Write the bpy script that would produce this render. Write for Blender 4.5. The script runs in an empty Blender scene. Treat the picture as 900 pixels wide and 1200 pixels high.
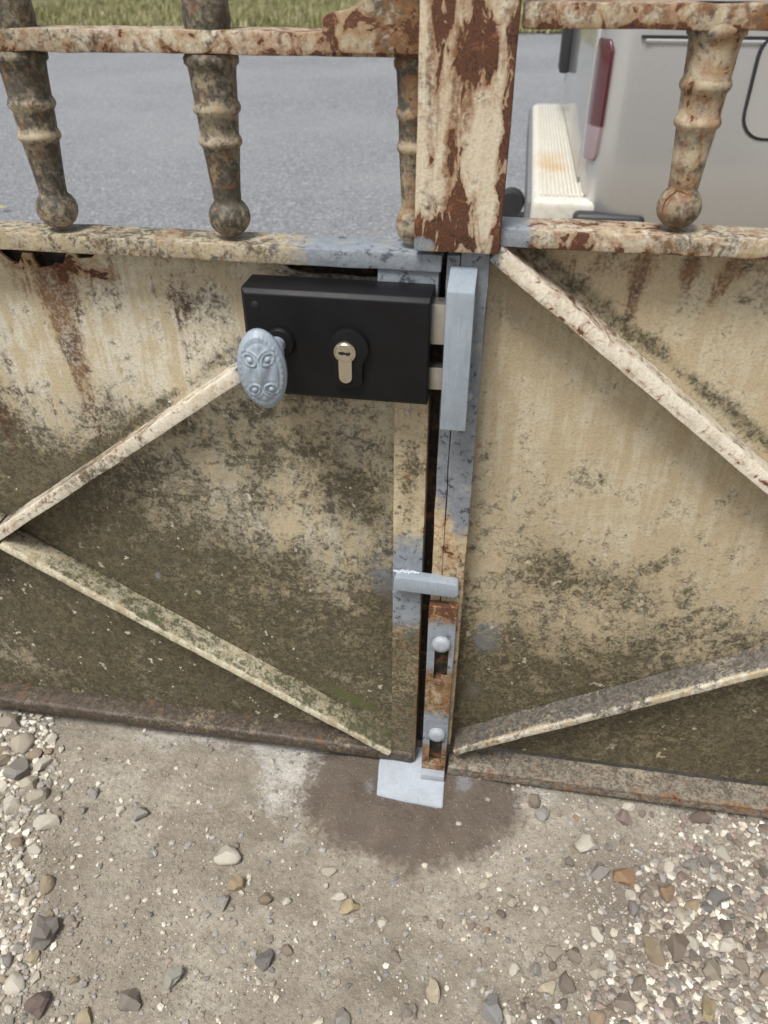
import bpy, bmesh, math, random
import numpy as np
from mathutils import Vector, Matrix, noise as mnoise
rad = math.radians
random.seed(7); rng = np.random.default_rng(7)
scene = bpy.context.scene
COL = scene.collection

# ---------------------------------------------------------------- camera
CAM = Vector((0.0, -0.567, 0.785)); FPX = 891.5; PITCH = rad(36.0); YAW = rad(9.06)
cd = bpy.data.cameras.new('camera'); cam = bpy.data.objects.new('camera', cd); COL.objects.link(cam)
cam.location = CAM; cam.rotation_euler = (rad(90) - PITCH, 0, YAW)
cd.sensor_fit = 'HORIZONTAL'; cd.sensor_width = 36.0; cd.lens = 36.0 * FPX / 900.0
cd.clip_start = 0.01; cd.clip_end = 600
cd.dof.use_dof = True; cd.dof.focus_distance = 0.70; cd.dof.aperture_fstop = 13.0
scene.camera = cam
# ---------------------------------------------------------------- sky, sun, exposure
SUN_EL, SUN_AZ = rad(63), rad(205)      # azimuth clockwise from +Y: behind the camera, a little to its left
w = bpy.data.worlds.new('World'); scene.world = w; w.use_nodes = True
nt = w.node_tree; nt.nodes.clear()
sky = nt.nodes.new('ShaderNodeTexSky'); sky.sky_type = 'NISHITA'; sky.sun_disc = False
sky.sun_elevation = SUN_EL; sky.sun_rotation = SUN_AZ; sky.air_density = 1.0; sky.dust_density = 4.0; sky.ozone_density = 1.0
hs = nt.nodes.new('ShaderNodeHueSaturation'); hs.inputs['Saturation'].default_value = 0.34
bg = nt.nodes.new('ShaderNodeBackground'); bg.inputs['Strength'].default_value = 0.072
wo = nt.nodes.new('ShaderNodeOutputWorld')
nt.links.new(sky.outputs[0], hs.inputs['Color']); nt.links.new(hs.outputs[0], bg.inputs['Color']); nt.links.new(bg.outputs[0], wo.inputs['Surface'])
sd = bpy.data.lights.new('sun', 'SUN'); sd.energy = 2.0; sd.angle = rad(18); sd.color = (1.0, 0.975, 0.94)
sun = bpy.data.objects.new('sun', sd); COL.objects.link(sun)
dirv = Vector((math.sin(SUN_AZ) * math.cos(SUN_EL), math.cos(SUN_AZ) * math.cos(SUN_EL), math.sin(SUN_EL)))
sun.rotation_euler = dirv.to_track_quat('Z', 'Y').to_euler(); sun.location = dirv * 20
vs = scene.view_settings
vs.view_transform = 'Standard'; vs.look = 'None'; vs.gamma = 1.0; vs.use_curve_mapping = False; vs.exposure = 0.80
scene.render.engine = 'CYCLES'
scene.cycles.max_bounces = 5; scene.cycles.diffuse_bounces = 3; scene.cycles.glossy_bounces = 2; scene.cycles.transmission_bounces = 2

# ---------------------------------------------------------------- measuring helper: photo pixel (900x1200) -> point on a real plane
_F = Vector((-math.sin(YAW) * math.cos(PITCH), math.cos(YAW) * math.cos(PITCH), -math.sin(PITCH)))
_X = Vector((math.cos(YAW), math.sin(YAW), 0)); _U = _X.cross(_F)
def ray(px, py): return _F + _X * ((px - 450) / FPX) + _U * ((600 - py) / FPX)
def on_y(px, py, Y): r = ray(px, py); return CAM + r * ((Y - CAM.y) / r.y)
def on_z(px, py, Z): r = ray(px, py); return CAM + r * ((Z - CAM.z) / r.z)

# ---------------------------------------------------------------- node helper
class NB:
    def __init__(s, name):
        s.m = bpy.data.materials.new(name); s.m.use_nodes = True
        s.t = s.m.node_tree; s.t.nodes.clear()
        s.out = s.t.nodes.new('ShaderNodeOutputMaterial'); s.b = s.t.nodes.new('ShaderNodeBsdfPrincipled')
        s.t.links.new(s.b.outputs[0], s.out.inputs['Surface'])
        g = s.t.nodes.new('ShaderNodeNewGeometry'); s.P = g.outputs['Position']; s.N = g.outputs['Normal']
        sp = s.t.nodes.new('ShaderNodeSeparateXYZ'); s.lk(s.P, sp.inputs[0]); s.x, s.y, s.z = sp.outputs
    def lk(s, a, inp):
        if isinstance(a, bpy.types.NodeSocket): s.t.links.new(a, inp)
        else:
            if hasattr(inp.default_value, '__len__') and not isinstance(a, (tuple, list)): a = (a, a, a)
            if isinstance(a, (tuple, list)) and len(inp.default_value) == 4 and len(a) == 3: a = (*a, 1.0)
            inp.default_value = a
    def m_(s, op, a, b=0.0, c=None, clamp=False):
        n = s.t.nodes.new('ShaderNodeMath'); n.operation = op; n.use_clamp = clamp
        s.lk(a, n.inputs[0]); s.lk(b, n.inputs[1])
        if c is not None: s.lk(c, n.inputs[2])
        return n.outputs[0]
    def add(s, a, b): return s.m_('ADD', a, b)
    def mul(s, a, b): return s.m_('MULTIPLY', a, b)
    def scalev(s, v, sc):
        n = s.t.nodes.new('ShaderNodeVectorMath'); n.operation = 'MULTIPLY'; s.lk(v, n.inputs[0]); n.inputs[1].default_value = sc
        return n.outputs[0]
    def offv(s, v, o):
        n = s.t.nodes.new('ShaderNodeVectorMath'); n.operation = 'ADD'; s.lk(v, n.inputs[0]); s.lk(o, n.inputs[1])
        return n.outputs[0]
    def noise(s, scale, detail=4.0, rough=0.55, dist=0.0, vec=None, col=False):
        n = s.t.nodes.new('ShaderNodeTexNoise'); s.lk(vec or s.P, n.inputs['Vector'])
        n.inputs['Scale'].default_value = scale; n.inputs['Detail'].default_value = detail
        n.inputs['Roughness'].default_value = rough; n.inputs['Distortion'].default_value = dist
        return n.outputs['Color'] if col else n.outputs['Fac']
    def vor(s, scale, feature='F1', vec=None, out='Distance', rnd=1.0):
        n = s.t.nodes.new('ShaderNodeTexVoronoi'); n.feature = feature; s.lk(vec or s.P, n.inputs['Vector'])
        n.inputs['Scale'].default_value = scale; n.inputs['Randomness'].default_value = rnd
        return n.outputs[out]
    def ss(s, v, lo, hi, a=0.0, b=1.0):
        n = s.t.nodes.new('ShaderNodeMapRange'); n.interpolation_type = 'SMOOTHSTEP'
        s.lk(v, n.inputs['Value']); s.lk(lo, n.inputs['From Min']); s.lk(hi, n.inputs['From Max'])
        n.inputs['To Min'].default_value = a; n.inputs['To Max'].default_value = b
        return n.outputs[0]
    def mix(s, f, a, b):
        n = s.t.nodes.new('ShaderNodeMix'); n.data_type = 'RGBA'
        s.lk(f, n.inputs['Factor']); s.lk(a, n.inputs['A'] if False else n.inputs[6]); s.lk(b, n.inputs[7])
        return n.outputs[2]
    def ramp(s, f, stops, mode='LINEAR'):
        n = s.t.nodes.new('ShaderNodeValToRGB'); n.color_ramp.interpolation = mode; s.lk(f, n.inputs[0])
        e = n.color_ramp.elements
        while len(e) < len(stops): e.new(0.5)
        for i, (p, c) in enumerate(stops): e[i].position = p; e[i].color = (*c, 1.0)
        return n.outputs[0]
    def blob(s, cx, cz, rx, rz, amp=1.0, u=None, v=None, shear=0.0):
        u = u or s.x; v = v or s.z
        dz = s.mul(s.m_('SUBTRACT', v, cz), 1.0 / rz)
        du = s.m_('SUBTRACT', u, cx)
        if shear: du = s.add(du, s.mul(s.m_('SUBTRACT', v, cz), shear))
        du = s.mul(du, 1.0 / rx)
        d2 = s.m_('MULTIPLY_ADD', du, du, s.mul(dz, dz))
        return s.mul(s.m_('POWER', 2.71828, s.mul(d2, -1.0)), amp)
    def step(s, axis, val, width, amp):      # smooth ramp: 0 below val-width, amp above val+width (width<0 flips)
        sgn = 1 if width > 0 else -1; wd = abs(width)
        o = s.ss(axis, val - wd, val + wd)
        return s.mul(o if sgn > 0 else s.m_('SUBTRACT', 1.0, o), amp)
    def band(s, p0, p1, off, width, amp):     # stripe parallel to the line p0-p1 (x,z), off metres above it
        dx, dz = p1[0] - p0[0], p1[1] - p0[1]; L = math.hypot(dx, dz); nx, nz = -dz / L, dx / L
        if nz < 0: nx, nz = -nx, -nz
        t = s.fsum(s.mul(s.x, nx), [s.mul(s.z, nz), -(p0[0] * nx + p0[1] * nz) - off]); t = s.mul(t, 1.0 / width)
        return s.mul(s.m_('POWER', 2.71828, s.mul(s.mul(t, t), -1.0)), amp)
    def fsum(s, base, items):
        v = base
        for it in items: v = s.add(v, it)
        return v
    def bump(s, h, strength=0.5, dist=0.001):
        n = s.t.nodes.new('ShaderNodeBump'); n.inputs['Strength'].default_value = strength; n.inputs['Distance'].default_value = dist
        s.lk(h, n.inputs['Height']); s.lk(n.outputs[0], s.b.inputs['Normal']); return n
    def done(s, col, rough=0.6, metal=0.0):
        s.lk(col, s.b.inputs['Base Color']); s.lk(rough, s.b.inputs['Roughness']); s.lk(metal, s.b.inputs['Metallic'])
        return s.m

CREAM = (0.56, 0.505, 0.39); CREAM2 = (0.44, 0.365, 0.235)
GRIME = (0.078, 0.064, 0.033); GRIMED = (0.05, 0.042, 0.026); MOSS = (0.10, 0.115, 0.035)
RUST = (0.15, 0.055, 0.022); RUSTD = (0.045, 0.02, 0.012); STAIN = (0.15, 0.068, 0.026)
PRIMER = (0.25, 0.278, 0.31)

def aged(name, base=CREAM, base2=CREAM2, tan=0.45, grime=0.1, gb=None, gscale=1.0, gcol=GRIME, stain=-0.6, sb=None,
         rust=-0.25, rb=None, grey=-1.0, yb=None, gsoft=0.12, moss=-1.0, mb=None, primer=PRIMER, rough=0.62, bumpd=0.0008, rscale=1.0, rstretch=1.0, seed=0.0, cloud=0.5, fa=1.7, gw=(0.05, 0.75), chips=0.0):
    """weathered cream oil paint on iron: soiling, water stains, rust flakes and patches of grey primer.
    gb/sb/rb/yb/mb: functions NB -> list of fields added to the level of grime / stain / rust / grey primer / moss"""
    n = NB(name)
    P = n.offv(n.P, (seed * 1.7, seed * 0.9, seed * 2.3))
    mid = n.noise(34 * gscale, 4, 0.62, 0.7, P); fine = n.noise(140 * gscale, 4, 0.68, 0.6, P)
    vf = n.noise(560, 2, 0.6, 0.0, P)
    streak = n.noise(1.0, 3, 0.6, 0.0, n.scalev(P, (120, 120, 9)))
    m0 = n.m_('SUBTRACT', mid, 0.5); f0 = n.m_('SUBTRACT', fine, 0.5); s0 = n.m_('SUBTRACT', streak, 0.5)
    col = n.mix(n.ss(n.add(streak, m0), tan + 0.16, tan - 0.14), base, base2)
    col = n.mix(n.mul(n.ss(vf, 0.42, 0.7), 0.28), col, tuple(c * 0.4 for c in base2))
    g = n.fsum(grime, (gb(n) if gb else []))
    ff = n.m_('SUBTRACT', n.noise(330 * gscale, 3, 0.7, 0.0, P), 0.5)
    nn = n.fsum(n.mul(m0, 1.9), [n.mul(f0, 1.9), n.mul(ff, fa)])
    if cloud: g = n.add(g, n.mul(n.m_('SUBTRACT', n.noise(8.5, 2, 0.5, 0.0, P), 0.5), cloud * 2.6))
    gv = n.add(g, nn); gm = n.ss(gv, *gw)
    gsoftm = n.ss(n.add(g, n.mul(s0, 1.2)), -0.05, 0.9)
    gc = n.mix(n.ss(n.add(fine, ff), 0.36, 0.66), tuple(c * 1.35 for c in gcol), tuple(c * 0.42 for c in gcol))
    col = n.mix(n.mul(gsoftm, 0.66), col, tuple(c * 1.2 for c in gcol))
    col = n.mix(n.mul(gm, 0.88), col, gc)
    specks = n.ss(ff, 0.225, 0.26)
    col = n.mix(n.mul(specks, 0.75), col, GRIMED)
    if mb or moss > -0.9:
        mo = n.fsum(moss, (mb(n) if mb else [])); mm = n.ss(n.add(mo, n.mul(f0, 2.0)), 0.2, 0.8)
        col = n.mix(n.mul(mm, 0.7), col, MOSS)
    if chips:                                             # bare pale flakes where the top coat came off
        big_ = n.noise(16, 2, 0.5, 0.0, P); cm = n.ss(n.add(n.mul(n.m_('SUBTRACT', n.noise(95, 3, 0.6, 0.0, P), 0.5), 3.0), n.mul(m0, 1.5)), 0.50, 0.62)
        col = n.mix(n.mul(n.mul(cm, n.ss(big_, 0.42, 0.6)), chips), col, tuple(min(0.8, c * 1.12) for c in base))
    st = n.fsum(stain, (sb(n) if sb else [])); stm = n.ss(n.fsum(st, [n.mul(s0, 3.0), n.mul(m0, 0.9), n.mul(f0, 1.1), n.mul(ff, 1.0)]), 0.0, 1.0)
    stm = n.mul(stm, n.ss(n.add(f0, ff), -0.22, 0.12, 0.45, 1.0))
    col = n.mix(n.mul(stm, 0.9), col, n.mix(n.ss(mid, 0.4, 0.65), STAIN, (0.055, 0.026, 0.013)))
    rn = n.noise(70 * rscale, 5, 0.62, 0.8, n.scalev(P, (1, 1, rstretch)) if rstretch != 1.0 else P)
    r = n.fsum(rust, (rb(n) if rb else [])); rr = n.add(r, n.mul(n.m_('SUBTRACT', rn, 0.5), 3.4))
    halo = n.ss(rr, -0.3, 0.5); rm = n.ss(rr, 0.44, 0.50)
    col = n.mix(n.mul(halo, 0.65), col, (0.25, 0.11, 0.035))
    rc = n.ramp(n.add(n.mul(fine, 0.6), n.mul(vf, 0.4)), [(0.40, RUSTD), (0.475, (0.12, 0.046, 0.02)), (0.53, (0.06, 0.024, 0.013)), (0.57, (0.13, 0.05, 0.022)), (0.64, (0.20, 0.078, 0.032))])
    col = n.mix(rm, col, rc)
    rgh = n.add(rough, n.mul(rm, 0.25))
    h = n.fsum(0.0, [n.mul(rm, -1.4), n.mul(fine, 0.7), n.mul(vf, 0.4)])
    if yb or grey > -0.9:
        y = n.fsum(grey, (yb(n) if yb else []))
        ym = n.ss(n.add(y, n.add(n.mul(m0, 1.0), n.mul(f0, 1.0))), 0.5 - gsoft, 0.5 + gsoft)
        yc = n.mix(n.ss(fine, 0.35, 0.7), primer, tuple(c * 0.74 for c in primer))
        yc = n.mix(n.mul(n.ss(n.add(rn, f0), 0.62, 0.70), 0.85), yc, (0.06, 0.066, 0.078))
        yc = n.mix(n.mul(n.ss(n.add(rn, m0), 0.38, 0.30), 0.6), yc, (0.33, 0.31, 0.27))
        col = n.mix(ym, col, yc); rgh = n.m_('MULTIPLY_ADD', ym, n.m_('SUBTRACT', 0.45, rgh), rgh)
    n.bump(h, 0.85, bumpd)
    return n.done(col, rgh)

def primer_paint(name, col=(0.285, 0.33, 0.375), wear=0.0):
    n = NB(name)
    a = n.noise(60, 4, 0.6); b = n.noise(400, 3, 0.6)
    c = n.mix(n.ss(a, 0.35, 0.7), col, tuple(k * 0.86 for k in col))
    c = n.mix(n.ss(n.noise(170, 5, 0.7, 0.8), 0.70 - wear, 0.73 - wear), c, (0.10, 0.09, 0.085))
    c = n.mix(n.mul(n.ss(n.noise(95, 3, 0.6, 0.5), 0.60, 0.75), 0.3), c, (0.30, 0.30, 0.28))
    br_ = n.noise(1.0, 3, 0.6, 0.0, n.scalev(n.P, (420, 420, 40)))
    c = n.mix(n.mul(n.ss(br_, 0.45, 0.65), 0.35), c, tuple(k * 0.72 for k in col))
    n.bump(n.fsum(n.mul(a, 0.8), [n.mul(b, 0.5), n.mul(br_, 0.9)]), 0.7, 0.0006)
    return n.done(c, n.ss(a, 0.3, 0.7, 0.34, 0.52))

def plain(name, col, rough=0.5, metal=0.0, nscale=120, namp=0.15, bumps=0.0):
    n = NB(name); a = n.noise(nscale, 4, 0.6)
    c = n.mix(n.ss(a, 0.3, 0.7), tuple(k * (1 - namp) for k in col), tuple(min(1, k * (1 + namp)) for k in col))
    if bumps: n.bump(n.noise(nscale * 6, 3), bumps, 0.0004)
    return n.done(c, n.add(rough, n.mul(n.m_('SUBTRACT', a, 0.5), 0.15)), metal)

# ---------------------------------------------------------------- object helpers
WLOC = {}
def props(o, label=None, cat=None, group=None, kind=None):
    if label: o['label'] = label
    if cat: o['category'] = cat
    if group: o['group'] = group
    if kind: o['kind'] = kind
    return o
def empty(name, loc):
    o = bpy.data.objects.new(name, None); o.empty_display_size = 0.05; o.location = loc; COL.objects.link(o); WLOC[o.name] = Vector(loc); return o
def link(o, parent, origin):
    WLOC[o.name] = Vector(origin)
    if parent is not None: o.parent = parent; o.location = Vector(origin) - WLOC[parent.name]
    else: o.location = origin
def obj(name, bm, mat, parent=None, smooth=None, origin=None):
    me = bpy.data.meshes.new(name)
    bmesh.ops.recalc_face_normals(bm, faces=bm.faces[:])
    if origin is None:
        vs_ = [v.co for v in bm.verts]
        lo = Vector([min(v[i] for v in vs_) for i in range(3)]); hi = Vector([max(v[i] for v in vs_) for i in range(3)])
        origin = Vector(((lo.x + hi.x) / 2, (lo.y + hi.y) / 2, lo.z))
    bmesh.ops.translate(bm, verts=bm.verts[:], vec=-Vector(origin))
    bm.to_mesh(me); bm.free()
    for mm in (mat if isinstance(mat, (list, tuple)) else [mat]): me.materials.append(mm)
    if smooth is not None:
        me.shade_smooth()
        if smooth < 179: me.set_sharp_from_angle(angle=rad(smooth))
    o = bpy.data.objects.new(name, me); COL.objects.link(o); link(o, parent, origin); return o

def box(x0, x1, y0, y1, z0, z1, bev=0.0, seg=2, cut=0.0, wob=0.0, wscale=30, seed=0):
    bm = bmesh.new()
    bmesh.ops.create_cube(bm, size=1.0)
    for v in bm.verts: v.co = Vector(((x0 + x1) / 2 + v.co.x * (x1 - x0), (y0 + y1) / 2 + v.co.y * (y1 - y0), (z0 + z1) / 2 + v.co.z * (z1 - z0)))
    if bev: bmesh.ops.bevel(bm, geom=bm.edges[:], offset=bev, segments=seg, profile=0.6, affect='EDGES')
    if cut: slice_long(bm, cut)
    if wob: wobble(bm, wob, wscale, seed)
    return bm
def slice_long(bm, d):
    for ax in range(3):
        lo = min(v.co[ax] for v in bm.verts); hi = max(v.co[ax] for v in bm.verts); n = int((hi - lo) / d)
        for i in range(1, n):
            p = Vector((0, 0, 0)); p[ax] = lo + (hi - lo) * i / n; nn = Vector((0, 0, 0)); nn[ax] = 1
            bmesh.ops.bisect_plane(bm, geom=bm.verts[:] + bm.edges[:] + bm.faces[:], plane_co=p, plane_no=nn)
def wobble(bm, amp, scale=30, seed=0):
    for v in bm.verts:
        q = v.co * scale + Vector((seed * 3.1, seed * 1.7, seed))
        q2 = v.co * scale * 4.3 + Vector((seed, seed * 2.7, 5))
        v.co += Vector(mnoise.noise_vector(q)) * amp + Vector(mnoise.noise_vector(q2)) * amp * 0.45
def poly_extrude(pts, y0, y1, bev=0.0, seg=2):      # polygon in x,z extruded along y
    bm = bmesh.new(); vs_ = [bm.verts.new((p[0], y0, p[1])) for p in pts]; f = bm.faces.new(vs_)
    r = bmesh.ops.extrude_face_region(bm, geom=[f]); vv = [g for g in r['geom'] if isinstance(g, bmesh.types.BMVert)]
    bmesh.ops.translate(bm, verts=vv, vec=(0, y1 - y0, 0))
    bmesh.ops.recalc_face_normals(bm, faces=bm.faces[:])
    if bev: bmesh.ops.bevel(bm, geom=bm.edges[:], offset=bev, segments=seg, profile=0.6, affect='EDGES')
    return bm
def bar(p0, p1, T, y0, y1, bev=0.0012, cut=0.02, wob=0.0005, seed=0):   # slanting flat bar in the gate plane
    d = Vector((p1[0] - p0[0], 0, p1[1] - p0[1])); L = d.length; a = math.atan2(d.z, d.x)
    bm = box(0, L, y0, y1, -T / 2, T / 2, bev, 2, cut)
    bmesh.ops.rotate(bm, verts=bm.verts[:], cent=(0, 0, 0), matrix=Matrix.Rotation(-a, 3, 'Y'))
    bmesh.ops.translate(bm, verts=bm.verts[:], vec=(p0[0], 0, p0[1]))
    wobble(bm, wob, 35, seed); return bm
def lathe(prof, cx, cy, seg=28, axis='Z', base=0.0):
    bm = bmesh.new(); rings = []
    for r, h in prof:
        ring = []
        for i in range(seg):
            a = 2 * math.pi * i / seg
            if axis == 'Z': ring.append(bm.verts.new((cx + r * math.cos(a), cy + r * math.sin(a), base + h)))
            else: ring.append(bm.verts.new((cx + r * math.cos(a), base + h, cy + r * math.sin(a))))   # axis along y: cx,x cy,z
        rings.append(ring)
    for a, b in zip(rings[:-1], rings[1:]):
        for i in range(seg): bm.faces.new((a[i], a[(i + 1) % seg], b[(i + 1) % seg], b[i]))
    bm.faces.new(rings[0][::-1]); bm.faces.new(rings[-1]); return bm
def grid_plate(xs, zs, y0, y1, holes):               # plate with rectangular holes on a grid
    bm = bmesh.new(); V = [[bm.verts.new((x, y0, z)) for z in zs] for x in xs]; fs = []
    for i in range(len(xs) - 1):
        for j in range(len(zs) - 1):
            if (i, j) in holes: continue
            fs.append(bm.faces.new((V[i][j], V[i + 1][j], V[i + 1][j + 1], V[i][j + 1])))
    bmesh.ops.delete(bm, geom=[v for v in bm.verts if not v.link_faces], context='VERTS')
    r = bmesh.ops.extrude_face_region(bm, geom=fs); vv = [g for g in r['geom'] if isinstance(g, bmesh.types.BMVert)]
    bmesh.ops.translate(bm, verts=vv, vec=(0, y1 - y0, 0)); return bm
def joinbm(*bms):
    out = bmesh.new()
    for b in bms:
        me = bpy.data.meshes.new('tmp'); b.to_mesh(me); b.free(); out.from_mesh(me); bpy.data.meshes.remove(me)
    return out

# ================================================================ GROUND
PATCH_C = (-0.052, -0.045)
def ground_h(x, y):
    h = 0.007 * mnoise.noise(Vector((x * 5, y * 5, 0))) + 0.0035 * mnoise.noise(Vector((x * 17, y * 17, 3))) + 0.0012 * mnoise.noise(Vector((x * 70, y * 70, 8)))
    h += 0.0007 * mnoise.noise(Vector((x * 170, y * 170, 1)))
    if abs(x) < 0.9 and y > -0.03: h -= 0.006 * min(1, (y + 0.03) / 0.03)
    return h
def soil_material():
    n = NB('packed_dirt')   # dust, damp brown mortar round the stop plate and pale grit in one cover
    big = n.noise(6, 4, 0.55, 0.3); mid = n.noise(30, 6, 0.65, 0.3); fine = n.noise(170, 6, 0.7); grit = n.vor(420); crumb = n.vor(190)
    col = n.ramp(n.add(n.mul(big, 0.6), n.mul(mid, 0.4)), [(0.36, (0.215, 0.185, 0.14)), (0.5, (0.325, 0.288, 0.228)), (0.64, (0.45, 0.41, 0.335))])
    col = n.mix(n.mul(n.ss(fine, 0.42, 0.66), 0.4), col, (0.18, 0.157, 0.125))
    # pale cement dust left and right of the footing
    dust = n.fsum(-0.35, [n.blob(-0.20, -0.055, 0.05, 0.07, 1.0, v=n.y), n.blob(-0.30, 0.0, 0.20, 0.035, 0.9, v=n.y), n.blob(0.10, -0.03, 0.06, 0.035, 0.8, v=n.y), n.blob(-0.11, -0.13, 0.07, 0.02, 0.6, v=n.y), n.blob(-0.02, -0.24, 0.16, 0.06, 0.55, v=n.y)])
    dm = n.ss(n.add(dust, n.add(n.mul(n.m_('SUBTRACT', mid, 0.5), 1.6), n.mul(n.m_('SUBTRACT', fine, 0.5), 1.2))), 0.1, 0.9)
    col = n.mix(n.mul(dm, 0.8), col, (0.54, 0.52, 0.48))
    # darker damp brown soil at the right
    dk = n.fsum(-0.3, [n.blob(0.22, -0.13, 0.14, 0.10, 0.9, v=n.y), n.blob(-0.38, -0.22, 0.06, 0.16, 0.6, v=n.y)])
    col = n.mix(n.mul(n.ss(n.add(dk, n.mul(n.m_('SUBTRACT', mid, 0.5), 1.5)), 0.0, 0.8), 0.6), col, (0.12, 0.095, 0.075))
    # brown mortar worked into the dirt round the stop plate, with crumbly edges
    pu = n.mul(n.m_('SUBTRACT', n.x, PATCH_C[0]), 1 / 0.128); pv = n.mul(n.m_('SUBTRACT', n.y, PATCH_C[1]), 1 / 0.092)
    pr_ = n.m_('SQRT', n.m_('MULTIPLY_ADD', pu, pu, n.mul(pv, pv)))
    pm = n.ss(n.fsum(pr_, [n.mul(n.m_('SUBTRACT', mid, 0.5), 0.35), n.mul(n.m_('SUBTRACT', fine, 0.5), 0.5)]), 1.10, 0.86)
    mc = n.mix(n.ss(mid, 0.35, 0.65), (0.092, 0.068, 0.05), (0.128, 0.098, 0.074)); mc = n.mix(n.mul(n.ss(fine, 0.45, 0.68), 0.5), mc, (0.075, 0.06, 0.05))
    sp = n.fsum(-0.3, [n.blob(0.008, -0.028, 0.014, 0.02, 1.0, v=n.y), n.blob(-0.10, -0.05, 0.012, 0.02, 0.7, v=n.y)])
    mc = n.mix(n.mul(n.ss(n.add(sp, n.mul(n.m_('SUBTRACT', fine, 0.5), 1.5)), 0.1, 0.7), 0.55), mc, (0.27, 0.30, 0.35))
    col = n.mix(n.mul(pm, 0.93), col, mc)
    # pale fine grit
    gsel = n.vor(420, out='Color'); sg = n.t.nodes.new('ShaderNodeSeparateColor'); n.lk(gsel, sg.inputs[0])
    gm = n.mul(n.ss(grit, 0.32, 0.2), n.ss(sg.outputs[0], 0.72, 0.8)); col = n.mix(n.mul(gm, 0.8), col, n.mix(sg.outputs[1], (0.58, 0.54, 0.46), (0.25, 0.2, 0.16)))
    col = n.mix(n.mul(n.ss(crumb, 0.45, 0.8), 0.22), col, (0.12, 0.10, 0.08))
    n.bump(n.fsum(0, [n.mul(fine, 1.4), n.mul(mid, 0.8), n.mul(gm, 0.7), n.mul(crumb, -0.3), n.mul(n.noise(600, 2), 0.5)]), 0.9, 0.0022)
    return n.done(col, 0.9)
def axis_list(parts):
    out = []
    for a, b, d in parts:
        k = max(1, round((b - a) / d)); out += [a + (b - a) * i / k for i in range(k)]
    return out + [parts[-1][1]]
def sheet(name, xs, ys, hf, mat, kind='structure'):
    vs_ = [(x, y, hf(x, y)) for x in xs for y in ys]; ny = len(ys)
    fs = [(i * ny + j, (i + 1) * ny + j, (i + 1) * ny + j + 1, i * ny + j + 1) for i in range(len(xs) - 1) for j in range(ny - 1)]
    me = bpy.data.meshes.new(name); me.from_pydata(vs_, [], fs); me.materials.append(mat); me.shade_smooth()
    o = bpy.data.objects.new(name, me); COL.objects.link(o); WLOC[o.name] = Vector((0, 0, 0))
    return props(o, kind=kind)
ROADZ = -0.215
def drive_h(x, y):
    t = min(1, max(0, (y - 0.45) / 0.75)); s_ = t * t * (3 - 2 * t)
    far = min(1, max(0, (-y - 1.5) / 5))
    return ground_h(x, y) * (1 - s_) + (ROADZ + 0.012) * s_
mat_soil = soil_material()
driveway = sheet('driveway', axis_list([(-40, -4, 6), (-4, -0.7, 0.15), (-0.7, 0.6, 0.004), (0.6, 4, 0.15), (4, 40, 6)]),
                 axis_list([(-40, -4, 6), (-4, -0.5, 0.15), (-0.5, 0.05, 0.004), (0.05, 1.3, 0.06)]), drive_h, mat_soil)
def asphalt():
    n = NB('asphalt')
    a = n.vor(88); b = n.noise(260, 4, 0.7); c = n.noise(0.5, 4, 0.6)
    cs = n.t.nodes.new('ShaderNodeSeparateColor'); n.lk(n.vor(88, out='Color'), cs.inputs[0])
    col = n.ramp(cs.outputs[0], [(0.0, (0.14, 0.147, 0.156)), (0.5, (0.205, 0.214, 0.226)), (0.85, (0.27, 0.28, 0.292)), (1.0, (0.42, 0.43, 0.44))])
    col = n.mix(n.mul(n.ss(a, 0.35, 0.75), 0.55), col, (0.11, 0.113, 0.117))
    col = n.mix(n.mul(n.ss(c, 0.4, 0.65), 0.5), col, (0.26, 0.265, 0.272))
    n.bump(n.add(n.mul(a, -1.0), n.mul(b, 0.4)), 0.7, 0.004)
    return n.done(col, 0.72)
VERGE_Y = 11.2
def road_h(x, y): return ROADZ + 0.03 * max(0.0, y - 3.8)
road = sheet('road', axis_list([(-80, 80, 8)]), axis_list([(1.22, 3.8, 0.6), (3.8, VERGE_Y, 1.0)]), road_h, asphalt())
def turf():
    n = NB('turf'); a = n.noise(1.3, 5, 0.6); b = n.noise(14, 5, 0.7)
    col = n.ramp(n.add(n.mul(a, 0.5), n.mul(b, 0.5)), [(0.36, (0.075, 0.085, 0.03)), (0.5, (0.115, 0.12, 0.045)), (0.62, (0.20, 0.17, 0.09))])
    n.bump(b, 0.8, 0.05); return n.done(col, 0.9)
def verge_h(x, y): return road_h(0, VERGE_Y) + 0.03 * min(1, (y - VERGE_Y) / 0.3) + 0.05 * mnoise.noise(Vector((x * 0.5, y * 0.5, 0))) + max(0, y - 60) * 0.01
verge = sheet('verge', axis_list([(-300, -14, 30), (-14, 12, 0.4), (12, 300, 30)]), axis_list([(VERGE_Y, 26, 0.35), (26, 400, 30)]), verge_h, turf())
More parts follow.
